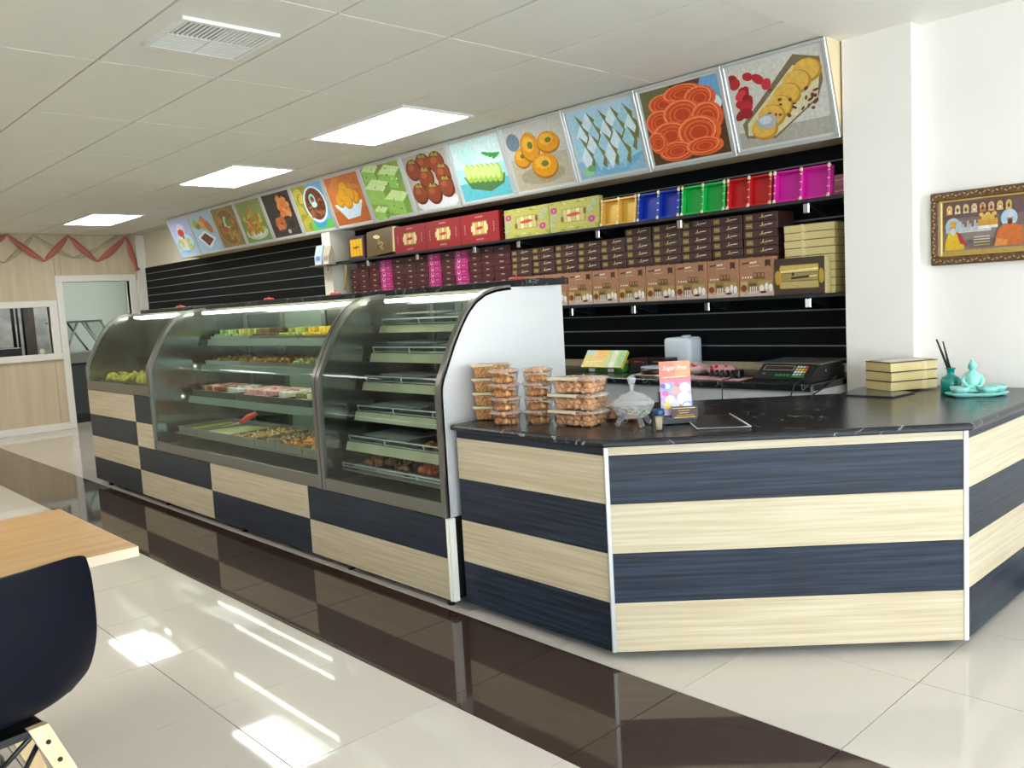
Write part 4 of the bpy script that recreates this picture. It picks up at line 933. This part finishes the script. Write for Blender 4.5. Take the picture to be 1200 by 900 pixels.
# paper and bags
def blob(name, label, cat, loc, sz, m, seed, col2=None):
    t = thing(name, label, cat, loc); rr = random.Random(seed); b = MB(); b.ell((0,0,sz[2]),sz,18,10)
    b.v = [(x*(1+.12*math.sin(9*y/sz[1]+seed)), y*(1+.1*math.sin(7*x/sz[0])), max(0.001,z+sz[2]*.22*math.sin(5*x/sz[0]+seed)*math.cos(4*y/sz[1]))) for (x,y,z) in b.v]
    obj('bag', b, m, t)
    b2 = MB()
    for i in range(7): b2.ell((rr.uniform(-.6,.6)*sz[0],rr.uniform(-.8,-.2)*sz[1],sz[2]*rr.uniform(1.0,1.7)),(.022,.012,.008),8,5,Euler((0,rr.random(),rr.random()*3)).to_matrix())
    obj('printed_spots', b2, mat('red_print','C8323E',.5) if 'red_print' not in MATS else MATS['red_print'], t); return t
pinkb = mat('pink_plastic','E8C0BC',.4,noise=.15,nscale=(30,30,30))
blob('plastic_bag','crumpled pale pink bag beside the round tin','bag',(-3.02,4.36,ZB),(.11,.08,.034),pinkb,1)
blob('plastic_bag','crumpled pink and red bag next to the black cable','bag',(-2.80,4.33,ZB),(.09,.075,.032),mat('pink_plastic_2','E2A8AE',.4,noise=.2,nscale=(30,30,30)),4)
tag(obj('paper_sheet', MB().rbox(-3.18,-2.95,4.17,4.26,0,.006,.002), white_m, loc=(0,0,ZB)),'stack of white paper at the front of the bench','paper')
tag(obj('pink_mat', MB().rbox(-2.94,-2.55,4.09,4.25,0,.004,.0015), mat('pink_print_mat','D08A92',.5,rgb2='E8C8C4',nscale=(25,25,25))),'pink printed sheet lying left of the scale','sheet'); bpy.data.objects['pink_mat'].location.z = ZB
t = thing('power_adaptor', 'bunched black cable with adaptors on the pink sheet', 'cable', (-2.71,4.20,ZB+.0045))
m = MB(); rr = random.Random(3)
for i in range(6):
    a = -.1+i*.035; m.tube([(a,.03,.012),(a+.02,0,.035),(a+.03,-.03,.012)],.011,7)
obj('coil', m, black_m, t); obj('adaptor', MB().rbox(.06,.12,-.03,.03,0,.045,.006), black_m, t)
obj('lead', MB().tube([(.1,-.03,.01),(.1,-.1,.006),(.1,-.171,.004),(.1,-.176,-.05),(.1,-.176,-.3)],.003,6), black_m, t)
# scale
t = thing('shop_scale', 'black electronic shop scale with keypad by the nib wall', 'scale', (-2.30,4.30,ZB))
obj('base', MB().prism([(-.21,0),(.20,0),(.20,.055),(.15,.085),(-.10,.085),(-.20,.02),(-.21,.02)],'x',-.155,.165), black_m, t)
obj('platter', MB().rbox(-.20,.19,-.12,.23,.088,.096,.003), steel_m, t)
fp = obj('face_panel', MB().prism([(-.202,.02),(-.192,.018),(-.098,.082),(-.108,.086)],'x',-.145,.155), mat('scale_face','1C2022',.3), t)
U = Vector((.29,0,0)); V = Vector((0,.096,.064)); p = Paint((-.14,-.205,.022),U,V,n0=.002)
p.rect(.04,.66,.55,.9,'8E9496'); p.rect(.06,.64,.6,.86,'2A1416'); p.rect(.08,.4,.66,.8,'4A1A1C'); p.line([(.08,.3),(.14,.3)],.08,'8A8E90')
for i in range(4): p.rect(.36+i*.075,.41+i*.075,.12,.3,'2E8A4E')
p.rect(.68,.95,.06,.16,'2E8A4E')
for i in range(4):
    for j in range(4): p.rect(.70+i*.06,.745+i*.06,.2+j*.18,.33+j*.18,('C8CACC','E0E0DA','D8C850','C8CACC')[j] if i<3 else ('3E9A5A','D8A83A','D8703A','C8403A')[j])
obj('keypad_print', p, print_m, t, recalc=False)
obj('side_screw', MB().cyl((.165,-.02,.05),(.168,-.02,.05),.006,n=10), alum_m, t)
obj('power_lead', MB().tube([(.12,-.21,.01),(.12,-.266,.0),(.10,-.275,-.06),(.02,-.28,-.075),(.0,-.28,-.09),(.13,-.28,-.10),(.2,-.26,-.06),(.215,-.1,-.02),(.215,.0,.02)],.004,7), black_m, t)

# ================================================================== ON THE STRIPED COUNTER
def nuts_mesh(shape, h, a, b, size, cols, n, seed, fill=.86):
    rr = random.Random(seed); mb = MB(); cl = [lin(c) for c in cols]
    layers = max(2,int(h*fill/(size*.62)))
    for L in range(layers):
        z = .005+size*.35+L*(h*fill-size*.5)/max(1,layers-1); k = .86+.14*z/h
        for i in range(n):
            if shape == 'round':
                r = (a*k-size*.48)*math.sqrt(rr.uniform(.45,1)) if L < layers-1 else (a*k-size*.48)*math.sqrt(rr.random()); an = rr.random()*6.283; x, y = r*math.cos(an), r*math.sin(an)
            else:
                x, y = rr.uniform(-1,1)*(a*k-size*.48), rr.uniform(-1,1)*(b*k-size*.48)
                if L < layers-1 and rr.random() < .7:
                    if rr.random() < .55: y = -(b*k-size*.48)*rr.uniform(.85,1)*rr.choice((1,1,-1))
                    else: x = (a*k-size*.48)*rr.uniform(.85,1)*rr.choice((1,-1))
            s = size*rr.uniform(.85,1.1)
            mb.ell((x,y,z+rr.uniform(-.003,.003)),(s*.5,s*.37,s*.33),8,6,Euler((rr.random()*6,rr.random()*6,rr.random()*6)).to_matrix(),rr.choice(cl))
    return mb
NUTC = ['E0A066','CC8A50','EBB47C','BC7A46','E8AC74']
def rtub(a,b,h,wall=.0012):
    def sqf(x,y):
        k = (abs(x)**6+abs(y)**6)**(-1/6); return x*k*a, y*k*b
    return sqf
def sealed(name, label, loc, rz, shape, a, b, h, nm, group, labeltab=True, open_lid=False):
    t = thing(name, label, 'food box', loc, rz, group)
    if shape == 'round':
        def f(x,y): 
            k = (abs(x)**2.3+abs(y)**2.3)**(-1/2.3); return x*k*a, y*k*a
    else: f = rtub(a,b,h)
    obj('tub', MB().lathe([(.0,0),(.84,0),(.87,.003),(.99,h-.006),(1.04,h-.005),(1.04,h-.003),(.965,h-.003),(.85,.004),(.0,.0025)],32,sq=f), plastic_m, t)
    obj('lid', MB().lathe([(1.05,h-.0028),(1.05,h),(.97,h+.0015),(.94,h+.005),(.0,h+.0055),(.0,h+.004),(.93,h+.0035),(.96,h)],32,sq=f), lidp_m, t)
    obj('filling', nm, None, t, kind='stuff')
    if labeltab: obj('label_strip', MB().rbox(-a*1.0,a*.4,-b*1.085,-b*1.056,h-.004,h+.006,.0008).rbox(-a*1.0,a*.4,-b*1.056,-b*.85,h+.0056,h+.0072,.0008), mat('paper_label','D6C9A8',.5) if 'paper_label' not in MATS else MATS['paper_label'], t)
    return t
m_sesame = nuts_mesh('rect',.056,.078,.053,.012,['DE9C5E','E8B878','C8844A','F0D49A','D29254'],420,1,.95).mesh('brittle', food_m)
m_alm_r = nuts_mesh('round',.054,.065,.065,.027,NUTC,42,2,.88).mesh('almonds', food_m)
m_alm_b = nuts_mesh('rect',.06,.107,.073,.028,['E8B082','DCA070','F0C096','CC9064'],78,3,.9).mesh('almonds', food_m)
for k in range(4):
    sealed('brittle_box','clear box of sesame brittle crumbs, %s from top beside the steel end panel' % ORD[4-k], (-2.94+.002*k,2.618,ZT+k*.0655), R(26), 'rect', .08,.055,.058, m_sesame, 'stack of brittle boxes')
for k in range(4):
    sealed('almond_tub','round clear tub of almonds, %s from top of the left tub stack' % ORD[4-k], (-2.766,2.537+.002*(k%2),ZT+k*.0618), R(20+8*k), 'round', .067,.067,.054, m_alm_r, 'left stack of almond tubs', False)
for k in range(4):
    sealed('almond_tub','round clear tub of almonds, %s from top of the right tub stack' % ORD[4-k], (-2.652,2.632+.002*(k%2),ZT+k*.0618), R(35+5*k), 'round', .067,.067,.054, m_alm_r, 'right stack of almond tubs', False)
for k in range(3):
    sealed('almond_box','large clear box of pale almonds, %s from top at the corner' % ORD[3-k], (-2.435+.003*k,2.665,ZT+k*.0705), R(2+2*k), 'rect', .113,.078,.062, m_alm_b, 'stack of large almond boxes')
sealed('almond_box','single almond box half hidden behind the corner stack', (-2.39,2.885,ZT+.001), R(10), 'rect', .1,.075,.058, m_alm_b, 'stack of large almond boxes')
# crystal bowl
t = thing('crystal_bowl', 'cut crystal sugar bowl with pointed lid on four feet', 'bowl', (-2.205,2.735,ZT+.0095), R(20))
obj('bowl', MB().lathe([(.0,.032),(.05,.03),(.072,.045),(.088,.075),(.09,.082),(.086,.082),(.068,.05),(.048,.036),(.0,.036)],16,smooth=False), crystal_m, t)
for a in range(4): 
    x, y = .058*math.cos(a*math.pi/2+.8), .058*math.sin(a*math.pi/2+.8)
    obj('foot', MB().tube([(x*.85,y*.85,.035),(x*1.1,y*1.1,.02),(x*1.2,y*1.2,.006),(x*1.35,y*1.35,.002)],[.012,.010,.009,.011],7), crystal_m, t)
obj('lid', MB().lathe([(.091,.083),(.092,.088),(.07,.108),(.045,.124),(.018,.134),(.012,.137),(.0,.134),(.04,.118),(.066,.102),(.086,.086)],12,smooth=False), crystal_m, t)
obj('knob', MB().lathe([(.009,.136),(.007,.146),(.012,.165),(.019,.185),(.017,.195),(.008,.202),(.0,.203)],8,smooth=False), glassy('crystal_knob',(.97,.97,.98),.22,.9,.03,haze=(.9,.92,.95)), t)
mb = MB(); rr = random.Random(9)
for i in range(150):
    a, r = rr.random()*6.28, .07*math.sqrt(rr.random()); mb.ell((r*math.cos(a),r*math.sin(a),.044+rr.random()*.04),(.006,.003,.003),6,4,Euler((rr.random()*3,0,rr.random()*6)).to_matrix(),lin(rr.choice(['D8D2BE','C9C6A6','B4B890','E6E0D0'])))
obj('seeds', mb, food_m, t, kind='stuff')
# toothpick jar
t = thing('toothpick_jar', 'small clear toothpick jar with blue cap', 'jar', (-2.035,2.685,ZT))
obj('jar', MB().lathe([(.0,0),(.021,0),(.023,.004),(.023,.062),(.0215,.062),(.0205,.004),(0,.003)],20), plastic_m, t)
obj('cap', MB().lathe([(.0,.088),(.02,.088),(.0235,.083),(.0235,.0655),(.022,.0625),(0,.0625)],20), mat('blue_cap','123A5E',.35), t)
mb = MB()
for i in range(26):
    a, r = rr.random()*6.28, .012*math.sqrt(rr.random()); mb.cyl((r*math.cos(a),r*math.sin(a),.005),(1.4*r*math.cos(a+.3),1.4*r*math.sin(a+.3),.06),.0011,n=5,col=lin('E8D9B8'))
obj('toothpicks', mb, food_m, t, kind='stuff')
# leaflet stand
t = thing('leaflet_stand', 'black card stand holding coral leaflets with dessert pictures', 'leaflet holder', (-2.10,2.895,ZT), R(44))
obj('holder', MB().rbox(-.072,.075,-.05,.06,0,.035,.004), black_m, t)
obj('back_plate', MB().rbox(-.07,.07,.02,.026,.035,.13,.002), black_m, t)
q = MB().rbox(-.066,.062,-.002,.002,0,.225,.0008); Mx = Matrix.Rotation(R(-10),4,'X'); q.xf(Mx); lf = obj('leaflet', q, white_m, t, loc=(0,-.022,.0355))
p = Paint(Mx @ Vector((-.066,-.0021,0)), Vector((.128,0,0)), Mx @ Vector((0,0,.225)), n0=.0006)
p.rect(0,1,0,1,'B8A4C8'); p.rect(0,1,.62,1,'E8826E'); p.rect(.5,1,.72,1,'EE9A6E'); p.rect(0,1,.6,.66,'D87C94'); p.text('Sugar Free',.1,.84,.085,'FBEDE6',.225/.128*.85,.35); p.line([(.12,.7),(.9,.71)],.014,'F4DCD8')
for (u,v,a,c) in ((.25,.52,.16,'8EA6D8'),(.8,.5,.17,'EDE8EC'),(.5,.45,.14,'E8A8A0'),(.15,.4,.1,'D868A0'),(.75,.3,.22,'E4E6F0'),(.3,.28,.16,'F0D8B0'),(.2,.18,.12,'E8C860'),(.6,.12,.14,'D08A50'),(.85,.14,.2,'8CA8D8'),(.1,.54,.08,'5A6EB0'),(.55,.56,.08,'E8788A'),(.45,.2,.14,'C8D0E8')): p.el(u,v,a,a*.55,c); p.el(u-.02,v+.02,a*.6,a*.3,'F4EEEA' if a>.15 else c)
obj('leaflet_print', p, print_m, lf, recalc=False)
br = obj('front_card', MB().rbox(-.03,.078,-.056,-.052,.022,.075,.0008), mat('brown_card','4E3A30',.5), t)
p = Paint((-.03,-.0561,.022),(.108,0,0),(0,0,.053),n0=.0005); 
for v,c,a,b in ((.86,'D8C8A0',.02,.9),(.66,'C8A83A',.25,.7),(.48,'C8A83A',.3,.65),(.3,'B88A4A',.2,.85),(.14,'D8C070',.1,.9)): p.line([(a,v),(b,v+.01)],.06,c)
obj('card_print', p, print_m, br, recalc=False)
# black mat with wire edge
t = thing('wire_mat', 'black rubber mat with thin white wire edge behind the counter front', 'mat', (-1.965,2.975,ZT), 0)
pts = [(-2.165,3.03),(-1.915,2.775),(-1.765,2.905),(-2.025,3.175)]; o_ = Vector((-1.965,2.975))
obj('sheet', MB().prism([(a-o_.x,b-o_.y) for a,b in pts],'z',0,.004), mat('black_mat','101113',.3), t)
w = [(pts[0][0]-o_.x-.004,pts[0][1]-o_.y,.03),(pts[0][0]-o_.x-.004,pts[0][1]-o_.y,.006),(pts[1][0]-o_.x,pts[1][1]-o_.y-.006,.006),(pts[2][0]-o_.x+.006,pts[2][1]-o_.y,.006),(pts[3][0]-o_.x,pts[3][1]-o_.y,.006)]
obj('wire', MB().tube(w,.0028,6), white_m, t)
# booklet and gold boxes
o = obj('booklet', MB().prism([(-1.905,3.93),(-1.635,3.93),(-1.615,4.125),(-1.925,4.28)],'z',0,.006), mat('dark_cover','2A2C34',.25), loc=(0,0,ZT)); tag(o,'dark glossy booklet under the three gold boxes','booklet')
obj('pages', MB().prism([(-1.90,3.934),(-1.640,3.934),(-1.620,4.123),(-1.918,4.27)],'z',.0061,.0075), mat('dark_cover2','3A3C44',.2), o)
for k in range(3):
    t = thing('gold_gift_box', 'cream gold lidded box with ribbon, %s of three on the counter' % ('bottom','middle','top')[k], 'box', (-1.735,4.265,ZT+.008+k*.0465), R(62+ (1.5 if k==1 else 0)), group='three gold boxes on the counter')
    obj('box', MB().rbox(-.135,.135,-.09,.09,0,.042,.002), gold_m, t); obj('lid_edge', MB().box(-.1365,.1365,-.0915,.0915,.0425,.0455), maroon_m, t)
    obj('ribbon', MB().prism([(.055,0),(.075,0),(.068,.0425),(.050,.0425)],'y',-.0925,-.0905).box(.045,.07,-.0915,-.0905,.0,.04), MATS['gold_ribbon'], t)
    if k == 2: obj('clear_window', MB().box(-.11,.11,-.065,.065,.0456,.0465), mat('pearl_window','DCD6C8',.2), t)
# reed diffuser
t = thing('reed_diffuser', 'teal glass bottle with black reed sticks beside the buddha', 'diffuser', (-1.475,4.185,ZT))
obj('bottle', MB().lathe([(0,0),(.040,0),(.044,.004),(.044,.06),(.038,.075),(.020,.085),(.016,.092),(.016,.112),(.022,.116),(.022,.121),(.013,.121),(.013,.09),(0,.09)],28), teal_m, t)
for k,(dx,dy) in enumerate(((-.045,-.01),(-.030,.012),(-.036,-.03),(-.026,.0))):
    obj('reed', MB().cyl((.004*k-.006,.0,.092),(dx*1.3,dy*1.3,.255-.012*(k%2)),.0032,n=7), mat('black_reed','24222A',.6) if 'black_reed' not in MATS else MATS['black_reed'], t)
# buddha candle tray
t = thing('buddha_candle_holder', 'aqua ceramic seated buddha on a tray with three lotus candle cups', 'ornament', (-1.348,4.135,ZT), R(36))
mb = MB()
n = 40; rim = []
for k in range(n):
    a = 2*math.pi*k/n; r = 1+.07*math.sin(5*a+1); rim.append((.125*r*math.cos(a),.058*r*math.sin(a)))
vs = []; Z = [(0,.85),(.004,.95),(.014,1.04),(.018,1.02),(.009,.9),(.008,.0)]
for z_,k in Z: vs += [(x*k,y*k,z_) for x,y in rim]
fs = [(i*n+k,i*n+(k+1)%n,(i+1)*n+(k+1)%n,(i+1)*n+k) for i in range(len(Z)-1) for k in range(n)] + [tuple(range(n))[::-1]]
mb.add(vs,fs,None,True); obj('tray', mb, aqua_m, t)
b = MB(); by = .018; bx = -.012
b.ell((bx,by,.024),(.040,.030,.016),16,8); b.ell((bx-.03,by-.012,.022),(.02,.016,.012),12,6); b.ell((bx+.03,by-.012,.022),(.02,.016,.012),12,6)
b.lathe([(0,.018),(.026,.02),(.024,.045),(.029,.07),(.026,.082),(.012,.09),(.009,.098),(0,.098)],16,(bx,by,0))
for s_ in (-1,1): b.tube([(bx+s_*.026,by,.076),(bx+s_*.034,by-.004,.055),(bx+s_*.022,by-.022,.038),(bx+s_*.004,by-.026,.036)],[.009,.0085,.007,.006],8)
b.ell((bx,by-.002,.112),(.0145,.0155,.019),14,9); b.ell((bx,by+.002,.131),(.007,.007,.007),10,6); b.ell((bx,by-.0165,.110),(.003,.004,.004),6,5)
for s_ in (-1,1): b.ell((bx+s_*.0145,by,.109),(.003,.004,.008),6,5)
b.xf(Matrix.Translation((bx,by,.006)) @ Matrix.Scale(1.22,4) @ Matrix.Translation((-bx,-by,-.006)))
bo = obj('buddha', b, aqua_m, t)
for k,(x,y) in enumerate(((-.075,-.018),(.038,-.03),(.088,.012))):
    c = MB(); pr = [(0,.010),(.020,.011),(.034,.028),(.040,.046),(.037,.045),(.029,.030),(0,.026)]
    def pet(X,Y):
        a = math.atan2(Y,X); k_ = 1+.10*abs(math.sin(3.5*a)); return X*k_, Y*k_
    c.lathe(pr,28,(x,y,0),sq=pet); cu = obj('lotus_cup', c, aqua_m, t)
    obj('wax', MB().lathe([(0,.028),(.026,.033),(.027,.042),(.0,.044)],14,(x,y,0)), mat('cream_wax','EBDCC8',.5) if 'cream_wax' not in MATS else MATS['cream_wax'], cu)

# ================================================================== FRAMED PICTURE
PX0, PX1, PZ0, PZ1 = -1.672, -1.01, 1.487, 1.843
t = thing('framed_picture', 'brown ornate framed devotional print on the white wall', 'picture', ((PX0+PX1)/2,4.495,PZ0))
o = lambda n, mb, m, **k: obj(n, mb, m, t, True, **k)
fm = mat('carved_brown','4A3220',.4,rgb2='6E5030',nscale=(70,70,70),bump=.5); f = MB(); b = .042
f.rbox(PX0,PX1,4.478,4.509,PZ0,PZ0+b,.006).rbox(PX0,PX1,4.478,4.509,PZ1-b,PZ1,.006).rbox(PX0,PX0+b,4.478,4.509,PZ0+b,PZ1-b,.006).rbox(PX1-b,PX1,4.478,4.509,PZ0+b,PZ1-b,.006)
o('frame', f, fm)
cv = MB(); gc = lin('B8965A')
n = 34
for k in range(n):
    x = PX0+.03+(PX1-PX0-.06)*k/(n-1)
    for z_ in (PZ0+.018,PZ1-.018): cv.ell((x,4.477,z_+.005*math.sin(k*2.1)),(.0075,.003,.0035),6,4,Euler((0,.6*(1 if k%2 else -1),0)).to_matrix(),gc)
for k in range(18):
    z_ = PZ0+.03+(PZ1-PZ0-.06)*k/17
    for x in (PX0+.018,PX1-.018): cv.ell((x+.004*math.sin(k*2.1),4.477,z_),(.0035,.003,.0075),6,4,Euler((0,.6*(1 if k%2 else -1),0)).to_matrix(),gc)
o('gold_scrollwork', cv, foil_m, kind='stuff')
ib = MB(); b2 = .05
ib.rbox(PX0+b,PX0+b2+.004,4.482,4.506,PZ0+b,PZ1-b,.002,lin('D8B860')).rbox(PX1-b2-.004,PX1-b,4.482,4.506,PZ0+b,PZ1-b,.002,lin('D8B860')).rbox(PX0+b2,PX1-b2,4.482,4.506,PZ0+b,PZ0+b2,.002,lin('C8A450')).rbox(PX0+b2,PX1-b2,4.482,4.506,PZ1-b2,PZ1-b,.002,lin('C8A450'))
o('gold_fillet', ib, foil_m)
o('backing', MB().box(PX0+b,PX1-b,4.498,4.508,PZ0+b,PZ1-b), dark_m)
p = Paint((PX0+b2,4.497,PZ0+b2),((PX1-PX0-2*b2)*.64,0,0),(0,0,PZ1-PZ0-2*b2),n0=.0004)
p.rect(0,1.5625,0,1,'7E6660'); p.rect(0,1.5625,0,.45,'8A7A74'); p.rect(0,1.5625,.68,1,'6E5450'); p.rect(0,1.5625,0,.07,'B89A50'); p.rect(.05,.62,.40,.5,'C8C6C0')
for i in range(9): p.rect(.2+i*.03,.225+i*.03,.42,.5+.06*((i*5)%3),'B4B8BC')
p.rect(.46,.7,.45,.56,'E8E4DC'); p.rect(.46,.7,.5,.62,'C8983A'); p.rect(.5,.66,.6,.7,'D2A446'); 
for u in (.5,.58,.66): p.el(u,.71,.03,.035,'DDB458')
for i in range(8):
    u = .08+i*.105; c = ('D8A85A','D8C8A8','C8B890','D0B888','C87A4A','D89A7A','E0B870','D8A83A')[i]
    p.el(u+.02,.86,.035,.07,'E2C07A'); p.poly([(u-.02,.76),(u+.06,.76),(u+.05,.83),(u-.01,.83)],c); p.el(u+.02,.85,.018,.04,'9A6A4A'); p.el(u+.02,.82,.014,.03,'4A3A34' if i%3 else 'D8D0C8'); p.el(u+.02,.89,.022,.025,c)
# two seated robed figures, generic
p.el(.15,.52,.1,.17,'A8BCC4'); p.poly([(.04,.08),(.3,.08),(.28,.2),(.22,.42),(.1,.42),(.05,.25)],'D8B02A'); p.poly([(.19,.42),(.25,.38),(.33,.14),(.24,.2)],'A8323A'); p.el(.15,.5,.035,.07,'B88060'); p.el(.15,.43,.032,.07,'D0CCC8'); p.el(.15,.57,.045,.05,'D8A030')
p.el(.84,.6,.1,.16,'A8C4D4'); p.poly([(.66,.1),(1,.1),(1,.42),(.9,.5),(.78,.5),(.7,.38)],'C86A34'); p.el(.85,.58,.035,.07,'B07A58'); p.el(.85,.53,.03,.05,'4A342C'); p.el(.85,.65,.05,.05,'C8C4CC'); p.poly([(.66,.1),(.8,.1),(.84,.2),(.7,.24)],'D88A4A')
p.rect(.36,.66,.1,.26,'6E5C56')
for v,c in ((.30,'D8C8B8'),(.25,'D8C8B8'),(.20,'D0C0B0'),(.145,'B89A50')): p.line([(.41,v),(.61,v)],.016,c)
o('print', p, print_m, recalc=False)

# ================================================================== TABLE AND CHAIR
t = thing('cafe_table', 'pale oak topped cafe table cut by the left picture edge', 'table', (-3.085,.45,0))
obj('table_top', MB().rbox(-.408,.408,-.438,.433,.712,.742,.002), table_m, t)
obj('edge_band', MB().box(.4085,.41,-.44,.435,.711,.741).box(-.41,-.4085,-.44,.435,.711,.741).box(-.4085,.4085,.4335,.435,.711,.741).box(-.4085,.4085,-.44,-.4385,.711,.741), mat('pale_edge_band','D9C2A8',.5), t)
obj('pedestal', MB().lathe([(0,.709),(.12,.709),(.12,.70),(.03,.69),(.03,.03),(.0,.03)],20,(-.12,-.1,0)), black_m, t)
obj('base_plate', MB().lathe([(0,.03),(.05,.03),(.2,.014),(.21,0),(0,0)],28,(-.12,-.1,0)), black_m, t)
t = thing('shell_chair', 'dark navy moulded shell chair with pale wooden legs at table', 'chair', (-2.51,.375,0), R(6))
# chair faces -x; local x forward(-) ; shell as lofted sheet
def shell():
    mb = MB(); prof_ = [(-.235,.455,.19),(-.18,.452,.215),(-.05,.437,.225),(.07,.432,.232),(.15,.445,.242),(.195,.485,.252),(.212,.54,.262),(.222,.60,.270),(.232,.68,.266),(.240,.765,.258),(.246,.815,.250),(.249,.842,.244),(.249,.846,.238)]
    NS = 16; vs = []
    for (x,z,w) in prof_:
        up = max(0,(z-.45))/.36
        for k in range(NS+1):
            s_ = -1+2*k/NS; a = abs(s_)
            if z <= .46 and x < .14: vs.append((x, s_*w, z+.045*a**3))
            else:
                vs.append((x-.085*(a**2.6)*(1-.35*up), s_*w, z-(.022*a**6 if z > .81 else 0)+(.012*a**2 if z > .76 else 0)+(.02*a**3*(1-up))))
    M1 = len(prof_); fs = []
    for i in range(M1-1):
        for k in range(NS): fs.append((i*(NS+1)+k,i*(NS+1)+k+1,(i+1)*(NS+1)+k+1,(i+1)*(NS+1)+k))
    mb.add(vs,fs,None,True); return mb
sh = obj('shell', shell(), navy_m, t, recalc=False)
md = sh.modifiers.new('s','SOLIDIFY'); md.thickness = .014; md.offset = 0
md = sh.modifiers.new('b','BEVEL'); md.width = .005; md.segments = 2; md.limit_method = 'ANGLE'; md.angle_limit = R(50)
md = sh.modifiers.new('u','SUBSURF'); md.levels = 2; md.render_levels = 2
for sx in (-1,1):
    for sy in (-1,1):
        top = Vector((.14*sx+.02,.10*sy,.425)); bot = Vector((.235*sx+.02,.255*sy,0))
        d = (bot-top); lg_ = MB(); w = .024; 
        side = Vector((-d.y,d.x,0)).normalized() if False else Vector((0,1,0))
        vs = []
        for q,ww in ((0,.024),(.5,.022),(1,.014)):
            c = top+d*q; vs += [c+Vector((-.012,-ww,0)),c+Vector((.012,-ww,0)),c+Vector((.012,ww,0)),c+Vector((-.012,ww,0))]
        lg_.add(vs,[(3,2,1,0),(8,9,10,11)]+[(i*4+k,i*4+(k+1)%4,i*4+4+(k+1)%4,i*4+4+k) for i in range(2) for k in range(4)])
        l_ = obj('leg', lg_, legw_m, t)
        for q in (.10,.22):
            c = top+d*q; obj('bolt', MB().cyl(c+Vector((sx*.0125,0,0)),c+Vector((sx*.016,0,0)),.006,n=10), black_m, l_)
u = MB().box(-.14,.17,-.12,.12,.405,.424)
for sy in (-1,1): u.tube([(.15,.09*sy,.40),(.0,-.02*sy,.22),(-.13,-.09*sy,.40)],.007,8).tube([(.16,.1*sy,.38),(.17,.0,.24),(.16,-.1*sy,.38)],.007,8)
obj('under_frame', u, black_m, t)

# ================================================================== KITCHEN SEEN THROUGH HATCH AND DOOR
t = thing('food_warmer', 'dark food warmer with slanted glass guard beyond the door', 'food warmer', (-13.75,4.05,0))
obj('cabinet', MB().rbox(-.35,.40,-.42,.42,.08,.88,.006), mat('warmer_dark','2E3234',.35,metal=.4), t); obj('bench', MB().rbox(-.38,.43,-.45,.45,.88,1.03,.006), steel_m, t)
obj('kick_board', MB().box(-.3,.35,-.4,.4,0,.08), black_m, t)
gf = MB()
for x in (.38,-.33):
    gf.cyl((x,-.36,1.03),(x,-.16,1.47),.016,n=8).cyl((x,.16,1.03),(x,-.10,1.47),.016,n=8).cyl((x,.36,1.03),(x,.16,1.47),.016,n=8)
gf.rbox(-.35,.40,-.40,.18,1.465,1.495,.004)
obj('guard_frame', gf, steel_m, t)
for s_ in (-1,1):
    obj('guard_glass', MB().prism([(s_*.355,1.035),(s_*.155,1.465),(s_*.149,1.465),(s_*.349,1.035)],'x',-.32,.37), glass_m, t)
obj('door_panel', MB().rbox(.401,.412,-.38,-.02,.14,.84,.003), mat('warmer_panel','4A4E50',.3,metal=.6), t); obj('door_panel', MB().rbox(.401,.412,.02,.38,.14,.84,.003), MATS['warmer_panel'], t)
obj('control_plate', MB().box(.413,.416,-.12,-.04,.62,.70), white_m, t)
t = thing('kitchen_bench', 'dark cooking bench seen through the hatch', 'bench', (-13.65,2.3,0)); obj('cabinet', MB().rbox(-.3,.3,-1.1,1.0,.1,.86,.005), steel_d, t); obj('top', MB().rbox(-.34,.34,-1.14,1.05,.86,.9,.005), black_m, t); obj('legs_base', MB().box(-.25,.25,-1.05,.95,0,.1), black_m, t)
t = thing('cooker', 'black cooker standing on the kitchen bench', 'cooker', (-13.7,2.45,.9005)); obj('body', MB().rbox(-.2,.25,-.95,.70,0,.26,.01), black_m, t)
for y in (-.5,-.1,.3): obj('knob', MB().cyl((.25,y,.1),(.28,y,.1),.022,n=12), alum_m, t)
t = thing('steel_splashback', 'bright stainless panel behind the cooker', 'panel', (-14.7,2.2,0)); obj('sheet', MB().box(-.02,.02,-1.2,1.78,0,2.3), mat('rippled_steel','D2D0CC',.35,metal=.3,noise=.4,nscale=(3,3,5)), t)
t = thing('pipe_set', 'three dark vertical pipes in front of the stainless panel', 'pipes', (-13.95,3.22,0))
for k,y in enumerate((-.03,.03,.10)): obj('pipe', MB().cyl((0,y,.9),(0,y,2.3),.016 if k else .022,n=10), black_m, t)
tag(obj('kitchen_cabinet', MB().rbox(-14.1,-13.8,3.36,3.44,0,2.2,.006), mat('dark_cupboard','4E4640',.5)),'tall dark cupboard at the right side of the hatch','cupboard')
t = thing('spice_jar', 'small pale jar on the hatch sill corner', 'jar', (-12.86,3.26,HZ0+.0005)); obj('jar', MB().lathe([(0,0),(.03,0),(.032,.005),(.032,.05),(.024,.058),(0,.058)],14), mat('pale_jar','D8CFA8',.4), t); obj('lid', MB().lathe([(0,.0585),(.026,.0585),(.026,.075),(0,.075)],14), alum_m, t)
# ---- every mesh thing sanity: no object left without a material
